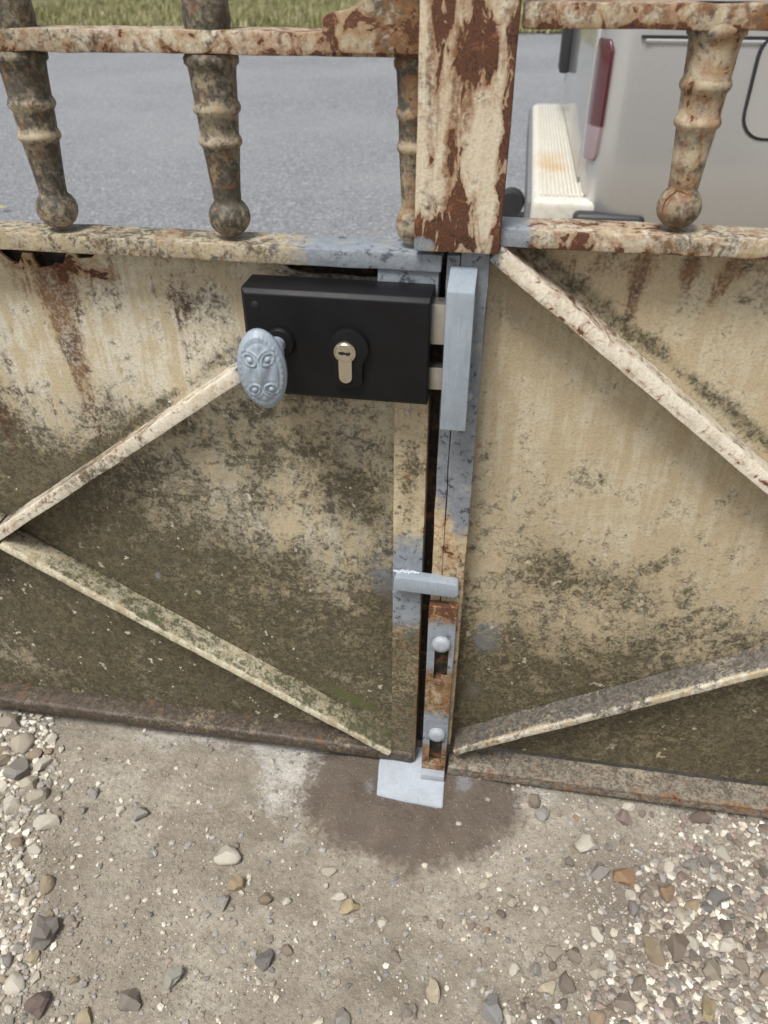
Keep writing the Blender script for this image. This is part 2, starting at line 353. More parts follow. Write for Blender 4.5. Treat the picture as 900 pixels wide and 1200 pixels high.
# grass on the verge
def build_grass():
    vs_, fs = [], []
    for i in range(9000):
        y = VERGE_Y - 0.12 + 11 * random.random() ** 1.6; x = random.uniform(-9.5, 6.5)
        z = verge_h(x, max(y, VERGE_Y))
        big_ = 0.6 + 0.8 * (mnoise.noise(Vector((x * 1.1, y * 1.1, 4))) + 0.5)
        for k in range(5):
            a = random.uniform(0, 6.28); L = random.uniform(0.05, 0.13) * big_; wd = random.uniform(0.006, 0.012)
            bx, by = x + random.uniform(-.06, .06), y + random.uniform(-.06, .06); lean = random.uniform(0.1, 0.8) * L
            dx, dy = math.cos(a), math.sin(a); b0 = len(vs_)
            vs_ += [(bx - dy * wd, by + dx * wd, z - .01), (bx + dy * wd, by - dx * wd, z - .01), (bx + dx * lean, by + dy * lean, z + L)]
            fs.append((b0, b0 + 1, b0 + 2))
    me = bpy.data.meshes.new('grass'); me.from_pydata(vs_, [], fs)
    n = NB('grass_blades'); a = n.noise(2.2, 4, 0.7); b = n.noise(30, 3)
    col = n.ramp(n.add(n.mul(a, 0.6), n.mul(b, 0.4)), [(0.36, (0.13, 0.15, 0.05)), (0.48, (0.25, 0.25, 0.10)), (0.58, (0.45, 0.39, 0.24))])
    me.materials.append(n.done(col, 0.8))
    o = bpy.data.objects.new('grass', me); COL.objects.link(o)
    props(o, 'short dry green grass on the far verge of the road', 'grass', kind='stuff')
build_grass()

# ================================================================ GATE MATERIALS
YF = -0.015         # front of the rails
Y_PANEL = 0.012     # face of the sheet
def P_(px, py, Y=Y_PANEL): v = on_y(px, py, Y); return v.x, v.z
def bl(n, px, py, rx, rz, amp=1.0, shear=0.0, Y=Y_PANEL):
    x, z = P_(px, py, Y); return n.blob(x, z, rx, rz, amp, shear=shear)

LU0, LU1 = (-0.4885, 0.2980), (-0.2010, 0.5190); LL0, LL1 = (-0.4870, 0.2985), (-0.0810, 0.0410)      # brace centre lines (x, z)
RU0, RU1 = (-0.0085, 0.6175), (0.2225, 0.4520); RL0, RL1 = (-0.0075, 0.0545), (0.2805, 0.2435)
mat_panel_l = aged('panel_paint_weathered', base=(0.60, 0.555, 0.445), base2=(0.48, 0.405, 0.27), tan=0.47, grime=0.06, chips=0.75, cloud=0.6, fa=1.15, gw=(-0.02, 0.8),
    gb=lambda n: [n.step(n.z, 0.40, -0.20, 0.74), bl(n, 260, 545, 0.11, 0.045, 0.08), bl(n, 150, 420, 0.10, 0.075, -0.30), bl(n, 330, 620, 0.06, 0.035, -0.42), bl(n, 390, 690, 0.04, 0.05, -0.25), bl(n, 60, 720, 0.12, 0.05, 0.2), bl(n, 20, 590, 0.05, 0.06, 0.35), bl(n, 10, 480, 0.03, 0.08, 0.3),
                  bl(n, 215, 340, 0.03, 0.03, 0.35), bl(n, 180, 690, 0.09, 0.05, 0.3), bl(n, 400, 500, 0.05, 0.03, 0.22), n.band(LU0, LU1, 0.010, 0.006, 0.35), n.band(LL0, LL1, 0.012, 0.012, 0.25), n.step(n.z, 0.592, 0.006, 0.5)],  # last step paints the rail's shade into the sheet's top edge
    stain=-0.60, sb=lambda n: [bl(n, 62, 325, 0.05, 0.026, 1.45), bl(n, 70, 375, 0.018, 0.05, 1.25, 0.06), bl(n, 90, 430, 0.012, 0.07, 1.0, 0.05), bl(n, 60, 470, 0.010, 0.07, 0.6), bl(n, 115, 500, 0.012, 0.09, 0.6), bl(n, 2, 460, 0.022, 0.08, 1.0), bl(n, 215, 350, 0.03, 0.05, 0.6), bl(n, 180, 335, 0.05, 0.02, 0.4), bl(n, 250, 850, 0.3, 0.02, 0.5)],
    rust=-0.85, rb=lambda n: [bl(n, 65, 308, 0.06, 0.014, 1.4), bl(n, 75, 335, 0.014, 0.014, 0.9), bl(n, 120, 325, 0.012, 0.006, 0.9), bl(n, 250, 868, 0.35, 0.012, 0.5)],
    grey=-0.4, yb=lambda n: [bl(n, 446, 675, 0.024, 0.042, 0.84), bl(n, 275, 415, 0.016, 0.02, 0.72), bl(n, 185, 675, 0.006, 0.008, 1.1)], gsoft=0.5,
    moss=-0.9, mb=lambda n: [n.band(LL0, LL1, 0.012, 0.014, 1.0), bl(n, 120, 690, 0.06, 0.02, 0.7), bl(n, 370, 820, 0.06, 0.02, 0.6), bl(n, 250, 800, 0.3, 0.04, 0.45)])
mat_panel_r = aged('panel_paint_tan', base=(0.51, 0.445, 0.315), base2=(0.43, 0.35, 0.225), tan=0.5, grime=-0.06, seed=3.0, chips=0.6, cloud=0.3, fa=1.15, gw=(-0.02, 0.8),
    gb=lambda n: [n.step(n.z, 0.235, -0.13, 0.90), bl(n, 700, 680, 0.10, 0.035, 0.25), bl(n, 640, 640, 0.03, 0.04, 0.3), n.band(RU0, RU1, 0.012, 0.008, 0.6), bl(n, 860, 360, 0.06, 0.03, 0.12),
                  bl(n, 680, 480, 0.10, 0.05, -0.15), bl(n, 570, 830, 0.03, 0.05, 0.3), n.step(n.z, 0.612, 0.006, 0.4)],  # last step darkens the sheet just under the rail, a painted shadow
    stain=-0.58, sb=lambda n: [bl(n, 750, 330, 0.008, 0.04, 1.5), bl(n, 738, 350, 0.006, 0.03, 0.9), bl(n, 805, 322, 0.006, 0.03, 1.4), bl(n, 848, 330, 0.008, 0.035, 1.4, -0.3), bl(n, 870, 315, 0.06, 0.012, 0.8), bl(n, 680, 315, 0.06, 0.014, 0.9), bl(n, 582, 400, 0.004, 0.05, 0.95), bl(n, 700, 650, 0.06, 0.03, 0.35), bl(n, 690, 420, 0.012, 0.03, 0.45), bl(n, 760, 880, 0.12, 0.015, 0.5)],
    rust=-0.85, rb=lambda n: [bl(n, 750, 305, 0.12, 0.006, 0.6), bl(n, 563, 522, 0.004, 0.004, 1.2), bl(n, 584, 650, 0.004, 0.006, 1.1)],
    grey=-0.42, yb=lambda n: [bl(n, 570, 745, 0.024, 0.045, 0.80), bl(n, 612, 370, 0.02, 0.025, 0.66), bl(n, 552, 810, 0.014, 0.02, 0.6)], gsoft=0.55)
mat_rail_l = aged('rail_paint_part_primed', fa=1.0, gw=(0.1, 0.75), base=(0.62, 0.57, 0.46), tan=0.5, grime=0.36, rust=-0.36, seed=1.0, rb=lambda n: [n.step(n.z, 0.6005, -0.002, 0.35), bl(n, 190, 285, 0.01, 0.01, 0.3, Y=YF)],
    grey=-0.9, yb=lambda n: [n.step(n.x, -0.180, 0.05, 1.75)], gsoft=0.3, stain=0.0)
mat_rail_r = aged('rail_paint_chipped', fa=0.8, gw=(0.15, 0.75), base=(0.66, 0.61, 0.50), tan=0.42, grime=0.38, rust=-0.10, seed=2.0, rb=lambda n: [n.step(n.z, 0.6225, -0.003, 0.42), bl(n, 700, 285, 0.05, 0.02, 0.3, Y=YF)],
    grey=-0.9, yb=lambda n: [n.step(n.x, 0.022, -0.016, 1.75)], gsoft=0.15, stain=0.15)
mat_top = aged('top_rail_paint', fa=0.8, gw=(0.15, 0.75), base=(0.64, 0.575, 0.46), tan=0.45, grime=0.34, rust=-0.10, seed=4.0, rb=lambda n: [n.step(n.z, 0.7375, -0.003, 0.34), n.step(n.x, -0.17, 0.05, 0.32)], stain=0.25)
mat_top_r = aged('top_rail_paint_rusty', fa=0.8, gw=(0.15, 0.75), base=(0.66, 0.59, 0.47), tan=0.45, grime=0.28, rust=0.02, seed=4.6, rb=lambda n: [n.step(n.z, 0.754, -0.003, 0.5)], stain=0.4)
mat_plate = aged('cover_plate_rusted', base=(0.62, 0.555, 0.43), base2=(0.56, 0.475, 0.34), tan=0.42, grime=-0.2, gscale=0.8, cloud=0, rscale=1.7, rstretch=0.36, seed=5.0, stain=0.12,
    sb=lambda n: [bl(n, 505, 60, 0.006, 0.05, 0.7, Y=-.022), bl(n, 535, 90, 0.006, 0.04, 0.8, Y=-.022), bl(n, 570, 70, 0.007, 0.03, 0.8, Y=-.022), bl(n, 550, 100, 0.004, 0.04, 0.7, Y=-.022), bl(n, 525, 190, 0.004, 0.025, 0.9, Y=-.022)],
    rust=-0.22, rb=lambda n: [bl(n, 540, 245, 0.018, 0.022, 0.95, Y=-.022), bl(n, 530, 285, 0.040, 0.012, 0.75, Y=-.022), bl(n, 567, 262, 0.006, 0.02, -0.7, Y=-.022), bl(n, 505, 235, 0.012, 0.02, -0.5, Y=-.022), bl(n, 560, 150, 0.012, 0.02, -0.3, Y=-.022), bl(n, 500, 265, 0.012, 0.014, 0.8, Y=-.022), n.step(n.x, -0.0105, 0.004, 0.95), bl(n, 520, 30, 0.010, 0.04, 0.75, Y=-.022), bl(n, 556, 50, 0.005, 0.045, 1.1, Y=-.022), bl(n, 575, 60, 0.006, 0.025, 1.1, Y=-.022), bl(n, 530, 180, 0.005, 0.022, 1.0, Y=-.022), bl(n, 560, 190, 0.008, 0.04, -0.5, Y=-.022), bl(n, 540, 75, 0.003, 0.016, 0.9, Y=-.022), bl(n, 506, 190, 0.003, 0.008, 0.9, Y=-.022)],
    grey=-0.7, yb=lambda n: [bl(n, 495, 288, 0.016, 0.010, 1.7, Y=-.022)], gsoft=0.2)
mat_bal = aged('baluster_paint_lichen', fa=1.0, gw=(0.1, 0.75), base=(0.52, 0.45, 0.335), tan=0.5, grime=0.60, gscale=1.0, gcol=(0.058, 0.05, 0.036), rust=-0.36, seed=6.0, stain=-0.5, gb=lambda n: [n.step(n.x, -0.02, 0.05, -0.16), n.step(n.z, 0.632, -0.008, -0.25), n.band((-1, 0.681), (1, 0.681), 0, 0.004, -0.35), n.band((-1, 0.7005), (1, 0.7005), 0, 0.004, -0.35)],
    rb=lambda n: [n.step(n.x, -0.10, 0.06, 0.36)])
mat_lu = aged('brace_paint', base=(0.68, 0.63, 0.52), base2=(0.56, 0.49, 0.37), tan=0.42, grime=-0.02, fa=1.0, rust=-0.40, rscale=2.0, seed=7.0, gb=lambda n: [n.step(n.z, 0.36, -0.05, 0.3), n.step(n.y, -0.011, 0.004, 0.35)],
    rb=lambda n: [n.band(LU0, LU1, 0.0055, 0.0022, 0.42), n.band(LU0, LU1, -0.006, 0.0015, 0.2)], grey=-0.9, yb=lambda n: [n.step(n.x, -0.222, 0.02, 1.7)], gsoft=0.3)
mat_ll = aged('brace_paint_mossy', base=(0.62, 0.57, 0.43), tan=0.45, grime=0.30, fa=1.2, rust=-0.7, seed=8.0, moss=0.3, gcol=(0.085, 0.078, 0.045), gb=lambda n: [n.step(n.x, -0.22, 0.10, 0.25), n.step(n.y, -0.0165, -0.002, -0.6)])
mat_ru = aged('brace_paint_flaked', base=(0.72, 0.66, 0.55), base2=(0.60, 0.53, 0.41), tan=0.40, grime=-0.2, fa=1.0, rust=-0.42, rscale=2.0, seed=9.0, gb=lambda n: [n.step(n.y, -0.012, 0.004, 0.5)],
    rb=lambda n: [n.blob(0.06, 0.575, 0.06, 0.06, 0.25), n.band(RU0, RU1, 0.0055, 0.0022, 0.40), n.band(RU0, RU1, -0.006, 0.0020, 0.48)], grey=-0.9, yb=lambda n: [n.step(n.x, 0.006, -0.02, 1.7)], gsoft=0.3)
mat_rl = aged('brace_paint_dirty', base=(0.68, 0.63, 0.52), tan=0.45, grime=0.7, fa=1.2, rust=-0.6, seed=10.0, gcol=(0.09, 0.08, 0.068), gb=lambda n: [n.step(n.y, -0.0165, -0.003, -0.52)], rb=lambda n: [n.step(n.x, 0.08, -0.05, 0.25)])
mat_bot_l = aged('bottom_rail_rusty', base=(0.30, 0.24, 0.17), grime=0.9, rust=-0.5, seed=11.0, gcol=(0.06, 0.046, 0.034), stain=-0.35)
mat_bot_r = aged('bottom_rail_dusty', base=(0.42, 0.37, 0.29), grime=0.72, rust=-0.5, seed=12.0, gcol=(0.16, 0.138, 0.108), stain=-0.2, rb=lambda n: [n.step(n.y, -0.0145, -0.003, 0.35)])
mat_stile_l = aged('stile_paint', base=(0.54, 0.46, 0.31), tan=0.45, grime=0.2, rust=-0.45, seed=13.0, rscale=1.6, gcol=(0.10, 0.082, 0.045), gb=lambda n: [n.blob(-0.066, 0.40, 0.008, 0.06, 0.4), n.step(n.z, 0.22, -0.06, 0.5)],
    rb=lambda n: [n.step(n.x, -0.0545, 0.003, 0.5)], grey=-0.9, yb=lambda n: [n.blob(-0.066, 0.295, 0.05, 0.08, 2.3), n.blob(-0.066, 0.59, 0.06, 0.03, 1.8), n.blob(-0.066, 0.49, 0.004, 0.03, 1.5)], gsoft=0.35)
mat_stile_r = aged('stile_paint_primed', base=(0.56, 0.45, 0.29), tan=0.45, grime=-0.05, rust=-0.08, seed=14.0, rscale=1.5, grey=-0.9,
    rb=lambda n: [n.blob(-0.030, 0.34, 0.006, 0.05, 0.45)], yb=lambda n: [n.step(n.z, 0.37, 0.06, 1.95), n.blob(-0.018, 0.37, 0.010, 0.06, 0.85)], gsoft=0.35, primer=(0.215, 0.235, 0.262))
mat_drop = aged('drop_bolt_paint', base=(0.40, 0.31, 0.19), tan=0.45, grime=0.45, gcol=(0.10, 0.07, 0.045), rust=0.05, seed=15.0, rscale=1.2, stain=0.35, rb=lambda n: [n.step(n.z, 0.262, 0.006, 0.6)], grey=-0.75,
    yb=lambda n: [n.blob(-0.03, 0.222, 0.07, 0.046, 2.1), n.blob(-0.03, 0.092, 0.07, 0.042, 2.0)], gsoft=0.3)
mat_primer = primer_paint('grey_primer'); mat_primer_w = primer_paint('grey_primer_worn', (0.36, 0.39, 0.43), 0.06)
mat_knob = primer_paint('knob_primer', (0.305, 0.36, 0.415), -0.05)
mat_dark = aged('rusted_iron_dark', base=(0.05, 0.035, 0.025), base2=(0.03, 0.02, 0.015), grime=0.6, rust=-0.25, gcol=(0.012, 0.010, 0.008))
mat_black = plain('black_powder_coat', (0.006, 0.006, 0.007), 0.5, 0.0, 60, 0.15, 0.15); mat_black.node_tree.nodes['Principled BSDF'].inputs['Specular IOR Level'].default_value = 0.25
mat_nickel = plain('satin_nickel', (0.62, 0.57, 0.48), 0.28, 1.0, 80, 0.05)
mat_steel = plain('zinc_steel', (0.55, 0.53, 0.49), 0.42, 1.0, 90, 0.12)
mat_slot = plain('keyway_shadow', (0.008, 0.008, 0.008), 0.6)

# ================================================================ GATE, LEFT LEAF
gate_l = empty('gate_leaf', (-0.75, 0.0, 0.0))
props(gate_l, 'rusty cream sheet iron gate leaf carrying the black lock and grey knob', 'gate', 'pair of gate leaves')
XL = -0.92
def jag(x0, x1, n, amp, base, seed):
    r_ = random.Random(seed); return [(x0 + (x1 - x0) * i / n, base + r_.uniform(-amp, amp)) for i in range(n + 1)]
# sheet with rusted-through top edge
pts = [(-0.062, 0.02), (-0.062, 0.578), (-0.092, 0.579), (-0.096, 0.584), (-0.110, 0.5835), (-0.13, 0.585), (-0.150, 0.584), (-0.168, 0.587), (-0.176, 0.594), (-0.180, 0.604)]
hx = lambda px, py: P_(px, py)
pts += [(-0.290, 0.604)] + [hx(*q) for q in ((112, 296), (108, 302), (92, 303), (88, 297), (78, 296), (74, 309), (66, 308), (58, 312), (46, 314), (40, 306), (36, 297), (26, 296), (22, 309), (12, 306), (4, 300))]
pts += [(-0.43, 0.604), (XL, 0.604), (XL, 0.02)]
bm = poly_extrude(pts, Y_PANEL, Y_PANEL + 0.003); bmesh.ops.triangulate(bm, faces=[f for f in bm.faces if len(f.verts) > 4])
obj('panel', bm, mat_panel_l, gate_l)
obj('backing_strip', box(XL, -0.058, 0.024, 0.027, 0.57, 0.603), mat_dark, gate_l)
obj('middle_rail', box(XL, -0.046, YF, 0.020, 0.5995, 0.6125, 0.0016, 2, 0.012, 0.0006, 40, 1), mat_rail_l, gate_l, 40)
obj('gusset', box(-0.0935, -0.0475, -0.0125, 0.0105, 0.578, 0.601, 0.001, 2, 0.01, 0.0004, 50, 3), mat_rail_l, gate_l, 40)
obj('stile', box(-0.0800, -0.0515, -0.0118, 0.0115, 0.0135, 0.5805, 0.0014, 2, 0.012, 0.0005, 40, 2), mat_stile_l, gate_l, 40)
obj('top_rail', box(XL, -0.062, YF, 0.020, 0.7345, 0.7480, 0.0018, 2, 0.012, 0.0007, 40, 5), mat_top, gate_l, 40)
br = [(-0.1275, 0.7365), (-0.1275, 0.7565), (-0.121, 0.7585), (-0.112, 0.7595), (-0.104, 0.7625), (-0.097, 0.7685), (-0.090, 0.780), (-0.084, 0.80), (-0.078, 0.83), (-0.071, 0.86), (-0.060, 0.87), (-0.060, 0.7365)]
bm = poly_extrude(br, -0.0165, 0.0185, 0.0018); wobble(bm, 0.0004, 60, 4)
obj('scroll_bracket', bm, mat_top, gate_l, 40)
obj('cover_plate', box(-0.0655, -0.0050, -0.022, 0.006, 0.6165, 1.02, 0.0022, 2, 0.02, 0.0006, 30, 9), mat_plate, gate_l, 40)
obj('bottom_rail', box(XL, -0.0535, -0.0145, 0.016, 0.0125, 0.0310, 0.005, 3, 0.012, 0.0011, 45, 6), mat_bot_l, gate_l, 45)
def AB(p, q, Y=YF): return P_(*p, Y), P_(*q, Y)
a, b = AB((2, 624), (283, 438)); obj('brace', bar((a[0] - 0.01, a[1] - 0.0075), (-0.19, b[1] + 0.013), 0.0115, YF - 0.0005, 0.0115, 0.0012, 0.010, 0.0007, 1), mat_lu, gate_l, 40)
a, b = AB((8, 639), (452, 880)); obj('brace', bar((a[0] - 0.006, a[1] + 0.001), (-0.0805, b[1] - 0.001), 0.0075, YF - 0.004, 0.0115, 0.0014, 0.014, 0.0007, 2), mat_ll, gate_l, 40)
# mirrored braces of the other half of the leaf, beyond the apex
obj('brace', bar((-0.50, 0.305), (-0.86, 0.59), 0.0115, YF - 0.0005, 0.0115, 0.002, 0.02, 0.0006, 3), mat_lu, gate_l, 40)
obj('brace', bar((-0.50, 0.299), (-0.86, 0.05), 0.0075, YF - 0.004, 0.0115, 0.0014, 0.02, 0.0007, 4), mat_ll, gate_l, 40)

def baluster_profile(rail, s=1.0, topz=0.1215):
    zb = 0.0015; p = []
    for i in range(9):                                   # ball
        a = math.pi * (0.10 + 0.68 * i / 8); p.append((0.0156 * math.sin(a), zb + 0.0145 - 0.0145 * math.cos(a)))
    p += [(0.0102, zb + 0.0278), (0.0104, zb + 0.033), (0.0120, zb + 0.052), (0.0131, zb + 0.0625), (0.0150, zb + 0.0645), (0.0154, zb + 0.0665), (0.0148, zb + 0.0685), (0.0136, zb + 0.0705),
          (0.0144, zb + 0.083), (0.0163, zb + 0.0855), (0.0167, zb + 0.0875), (0.0161, zb + 0.0895), (0.0149, zb + 0.0915), (0.0157, zb + 0.106), (0.0164, zb + 0.1125), (0.0184, zb + 0.1145), (0.0186, zb + 0.118), (0.0172, zb + 0.120), (0.0172, topz)]
    return [(r * s, h) for r, h in p]
def baluster(cx, cy, rail_top, parent, mat, s=1.0, upper=True):
    h = 0.1218
    bm = lathe(baluster_profile(0, s, h), cx, cy, 28, 'Z', rail_top); wobble(bm, 0.00035, 45, cx * 40)
    o = obj('baluster', bm, mat, parent, 60)
    if upper:
        b2 = [(0.0150, 0), (0.0158, 0.006), (0.0148, 0.02), (0.0125, 0.05), (0.0155, 0.055), (0.0125, 0.06), (0.011, 0.16), (0.015, 0.165), (0.011, 0.17), (0.010, 0.21), (0.017, 0.225), (0.010, 0.26), (0.001, 0.30)]
        bm = lathe([(r * s, z) for r, z in b2], cx, cy, 24, 'Z', rail_top + 0.1345); wobble(bm, 0.0006, 45, cx * 50)
        obj('finial', bm, mat, o, 60)
BY = 0.0015
for x in (-0.3475, -0.2085, -0.485, -0.622, -0.76): baluster(x, BY, 0.6125, gate_l, mat_bal)
baluster(-0.0705, BY, 0.6125, gate_l, mat_bal, 0.72, False)
# latch tongue welded to the stile
tp = [(-0.0768, 0.2915), (-0.0195, 0.2890), (-0.0160, 0.2910), (-0.0152, 0.2950), (-0.0152, 0.3040), (-0.0165, 0.3085), (-0.0200, 0.3100), (-0.0700, 0.3125), (-0.0755, 0.3115), (-0.0775, 0.3080)]
obj('latch_tongue', poly_extrude([(x, 0.3005 + (z - 0.3005) * 0.78) for x, z in tp], -0.0240, -0.0112, 0.0012), mat_primer, gate_l, 40)
bm = bmesh.new()
for i in range(15):
    r_ = random.Random(i); k_ = r_.uniform(0.8, 1.25); s_ = bmesh.ops.create_icosphere(bm, subdivisions=2, radius=0.0017 * k_)['verts']
    bmesh.ops.scale(bm, verts=s_, vec=(1.5, 1.0, 0.6)); bmesh.ops.translate(bm, verts=s_, vec=(-0.0765 + i * 0.00155, -0.0122 - r_.uniform(0, .0025), 0.3090 + r_.uniform(0, .0014)))
wobble(bm, 0.0005, 300, 3)
obj('weld_bead', bm, primer_paint('weld_primer', (0.46, 0.50, 0.54), -0.1), gate_l, 80)

# ---- rim lock
LX0, LX1, LZ0, LZ1, LYF, LYB = -0.1905, -0.0497, 0.5050, 0.5905, -0.0450, -0.0126
bm = bmesh.new()
o_ = 0.0035
ring = [[(LX0, LYB, LZ0), (LX1, LYB, LZ0), (LX1, LYB, LZ1), (LX0, LYB, LZ1)],
        [(LX0, LYF + o_, LZ0), (LX1, LYF + o_, LZ0), (LX1, LYF + o_, LZ1), (LX0, LYF + o_, LZ1)],
        [(LX0 + o_, LYF, LZ0 + o_), (LX1 - 0.001, LYF, LZ0 + o_), (LX1 - 0.001, LYF, LZ1 - o_), (LX0 + o_, LYF, LZ1 - o_)]]
R3 = [[bm.verts.new(c) for c in r_] for r_ in ring]
bm.faces.new(R3[0]); bm.faces.new(R3[2])
for p, q in zip(R3[:-1], R3[1:]):
    for i in range(4): bm.faces.new((p[i], p[(i + 1) % 4], q[(i + 1) % 4], q[i]))
bmesh.ops.recalc_face_normals(bm, faces=bm.faces[:])
bmesh.ops.bevel(bm, geom=bm.edges[:], offset=0.0009, segments=2, profile=0.6, affect='EDGES')
lock = obj('rim_lock', bm, mat_black, gate_l, 30); lock['label'] = 'black box lock screwed across the gate gap'
sx, sz = P_(296, 357, LYF)
obj('screw', lathe([(0.0030, 0.0015), (0.0030, -0.0003), (0.0022, -0.0008)], sx + 0.002, sz, 16, 'Y', LYF), mat_slot, lock, 40)
rx_, rz_ = P_(334, 397, LYF)
obj('rosette', lathe([(0.0118, 0.001), (0.0118, -0.0022), (0.0105, -0.0038), (0.006, -0.0042)], rx_ - 0.004, rz_ - 0.003, 32, 'Y', LYF), mat_black, lock, 40)
# cylinder guard: hooded shield
cxk, czk = P_(404.5, 412, LYF - 0.005)
sh = []
for i in range(17): a = math.pi * i / 16; sh.append((cxk + 0.0155 * math.cos(a) + 0.0025, czk + 0.0015 + 0.0155 * math.sin(a)))
sh += [(cxk - 0.0125, czk - 0.004), (cxk - 0.0098, czk - 0.010), (cxk - 0.0095, czk - 0.0265), (cxk - 0.007, czk - 0.029), (cxk + 0.009, czk - 0.029), (cxk + 0.0125, czk - 0.0255), (cxk + 0.013, czk - 0.010), (cxk + 0.0165, czk - 0.003)]
obj('cylinder_guard', poly_extrude(sh, LYF + 0.0005, LYF - 0.0055, 0.0012), mat_black, lock, 35)
eu = [(cxk + 0.0083 * math.cos(a), czk + 0.0083 * math.sin(a)) for a in [rad(-52 + 284 * i / 24) for i in range(25)]]
eu += [(cxk - 0.0050, czk - 0.0200)] + [(cxk + 0.0050 * math.cos(a), czk - 0.0200 + 0.0050 * math.sin(a)) for a in [rad(180 + 180 * i / 8) for i in range(1, 8)]] + [(cxk + 0.0050, czk - 0.0200)]
cyl = obj('key_cylinder', joinbm(poly_extrude(eu, LYF, LYF - 0.0072, 0.0003),
      lathe([(0.0072, 0.0), (0.0072, -0.0008), (0.0066, -0.0014)], cxk, czk, 32, 'Y', LYF - 0.0070)), mat_nickel, lock, 35)
kw = [(-0.0045, 0.0008), (-0.0010, 0.0012), (0.0010, 0.0004), (0.0045, 0.0010), (0.0045, -0.0012), (0.0020, -0.0020), (0.0005, -0.0010), (-0.0020, -0.0016), (-0.0045, -0.0008)]
bm = poly_extrude([(cxk + u, czk + v) for u, v in kw], LYF - 0.0086, LYF - 0.0080)
obj('latch_bolt', box(-0.0515, -0.0335, -0.0340, -0.0190, 0.5520, 0.5830, 0.0008), mat_steel, lock, 40)
obj('dead_bolt', box(-0.0515, -0.0335, -0.0335, -0.0195, 0.5145, 0.5330, 0.0008), mat_steel, lock, 40)
me = bpy.data.meshes.new('keyway')
bmesh.ops.recalc_face_normals(bm, faces=bm.faces[:]); obj('keyway', bm, mat_slot, lock)
# ---- oval knob with raised ornament
def knob():
    bm = bmesh.new(); A, B = 0.0172, 0.0298; NR, NT = 34, 96
    def height(u, v):      # u,v in -1..1 over the oval
        r = math.hypot(u, v); h = 0.0078 * math.sqrt(max(0, 1 - (r * 0.985) ** 2))
        if r < 0.80: h += 0.0008
        t = math.atan2(v, u)
        h -= 0.0007 * math.exp(-((r - 0.75) / 0.035) ** 2)
        h += 0.0019 * max(0, 1 - abs(r - 0.86) / 0.075) * (0.25 + 0.75 * (0.5 + 0.5 * math.cos(t * 34)))      # beaded border
        for ex, ey in ((0.37, 0.36), (0.36, -0.40)):
            du, dv = (abs(u) - ex) * A, (v - ey) * B; sg = 1 if ey > 0 else -1
            ca, sa = math.cos(sg * 0.7), math.sin(sg * 0.7); pu, pv = du * ca + dv * sa, -du * sa + dv * ca
            d = math.hypot(pu / 1.35, pv); an = math.atan2(pv * sg, pu)
            h += 0.0017 * math.exp(-(math.hypot(du, dv) / 0.0019) ** 2) + 0.0013 * math.exp(-((d - 0.0036) / 0.0007) ** 2) - 0.0010 * math.exp(-((d - 0.0026) / 0.0007) ** 2)
            h += 0.0011 * math.exp(-((d - 0.0056) / 0.0008) ** 2) * max(0, math.sin(an)) - 0.0006 * math.exp(-((d - 0.0046) / 0.0006) ** 2)
        h += 0.0026 * math.exp(-(u / 0.20) ** 2 - ((v - 0.02) / 0.30) ** 2) - 0.0010 * math.exp(-((abs(u) - 0.34) / 0.10) ** 2 - (v / 0.16) ** 2)
        h += 0.0012 * math.exp(-(u / 0.09) ** 2) * math.exp(-((v - 0.62) / 0.2) ** 2) + 0.001 * math.exp(-(u / 0.12) ** 2) * math.exp(-((v + 0.66) / 0.16) ** 2)
        h += 0.0007 * math.exp(-((abs(u) - 0.62) / 0.08) ** 2) * math.exp(-(v / 0.2) ** 2)
        return h
    rings = []; c = bm.verts.new((0, -height(0, 0), 0))
    for i in range(1, NR + 1):
        r = i / NR; ring = []
        for k in range(NT):
            t = 2 * math.pi * k / NT; u, v = r * math.cos(t), r * math.sin(t); ring.append(bm.verts.new((u * A, -height(u, v), v * B)))
        rings.append(ring)
    for s_, yy in ((1.0, 0.0022), (0.9, 0.0045), (0.5, 0.0062), (0.3, 0.0065)):
        rings.append([bm.verts.new((s_ * A * math.cos(2 * math.pi * k / NT), yy, s_ * B * math.sin(2 * math.pi * k / NT))) for k in range(NT)])
    for k in range(NT): bm.faces.new((c, rings[0][k], rings[0][(k + 1) % NT]))
    for p, q in zip(rings[:-1], rings[1:]):
        for k in range(NT): bm.faces.new((p[k], q[k], q[(k + 1) % NT], p[(k + 1) % NT]))
    bm.faces.new(rings[-1])
    M = Matrix.Rotation(rad(8), 3, 'Z') @ Matrix.Rotation(rad(-3), 3, 'Y')
    bmesh.ops.rotate(bm, verts=bm.verts[:], cent=(0, 0, 0), matrix=M)
    return bm
kc = on_y(307.5, 433, -0.093)
bm = knob(); bmesh.ops.translate(bm, verts=bm.verts[:], vec=kc)
kn = obj('knob', bm, mat_knob, lock, 180); kn['label'] = 'grey painted oval knob with raised ornament'
bm = lathe([(0.0062, 0.0), (0.0066, -0.008), (0.0085, -0.014), (0.0085, -0.020), (0.007, -0.024), (0.007, -0.040)], 0, 0, 24, 'Y', 0.0)
p0 = Vector((rx_ - 0.005, LYF - 0.004, rz_ - 0.003)); p1 = Vector((kc.x + 0.001, kc.y + 0.004, kc.z + 0.001))
for v in bm.verts:
    t = -v.co.y / 0.040; v.co = Vector((v.co.x, 0, v.co.z)) + p0.lerp(p1, t)
obj('spindle', bm, mat_knob, kn, 60)

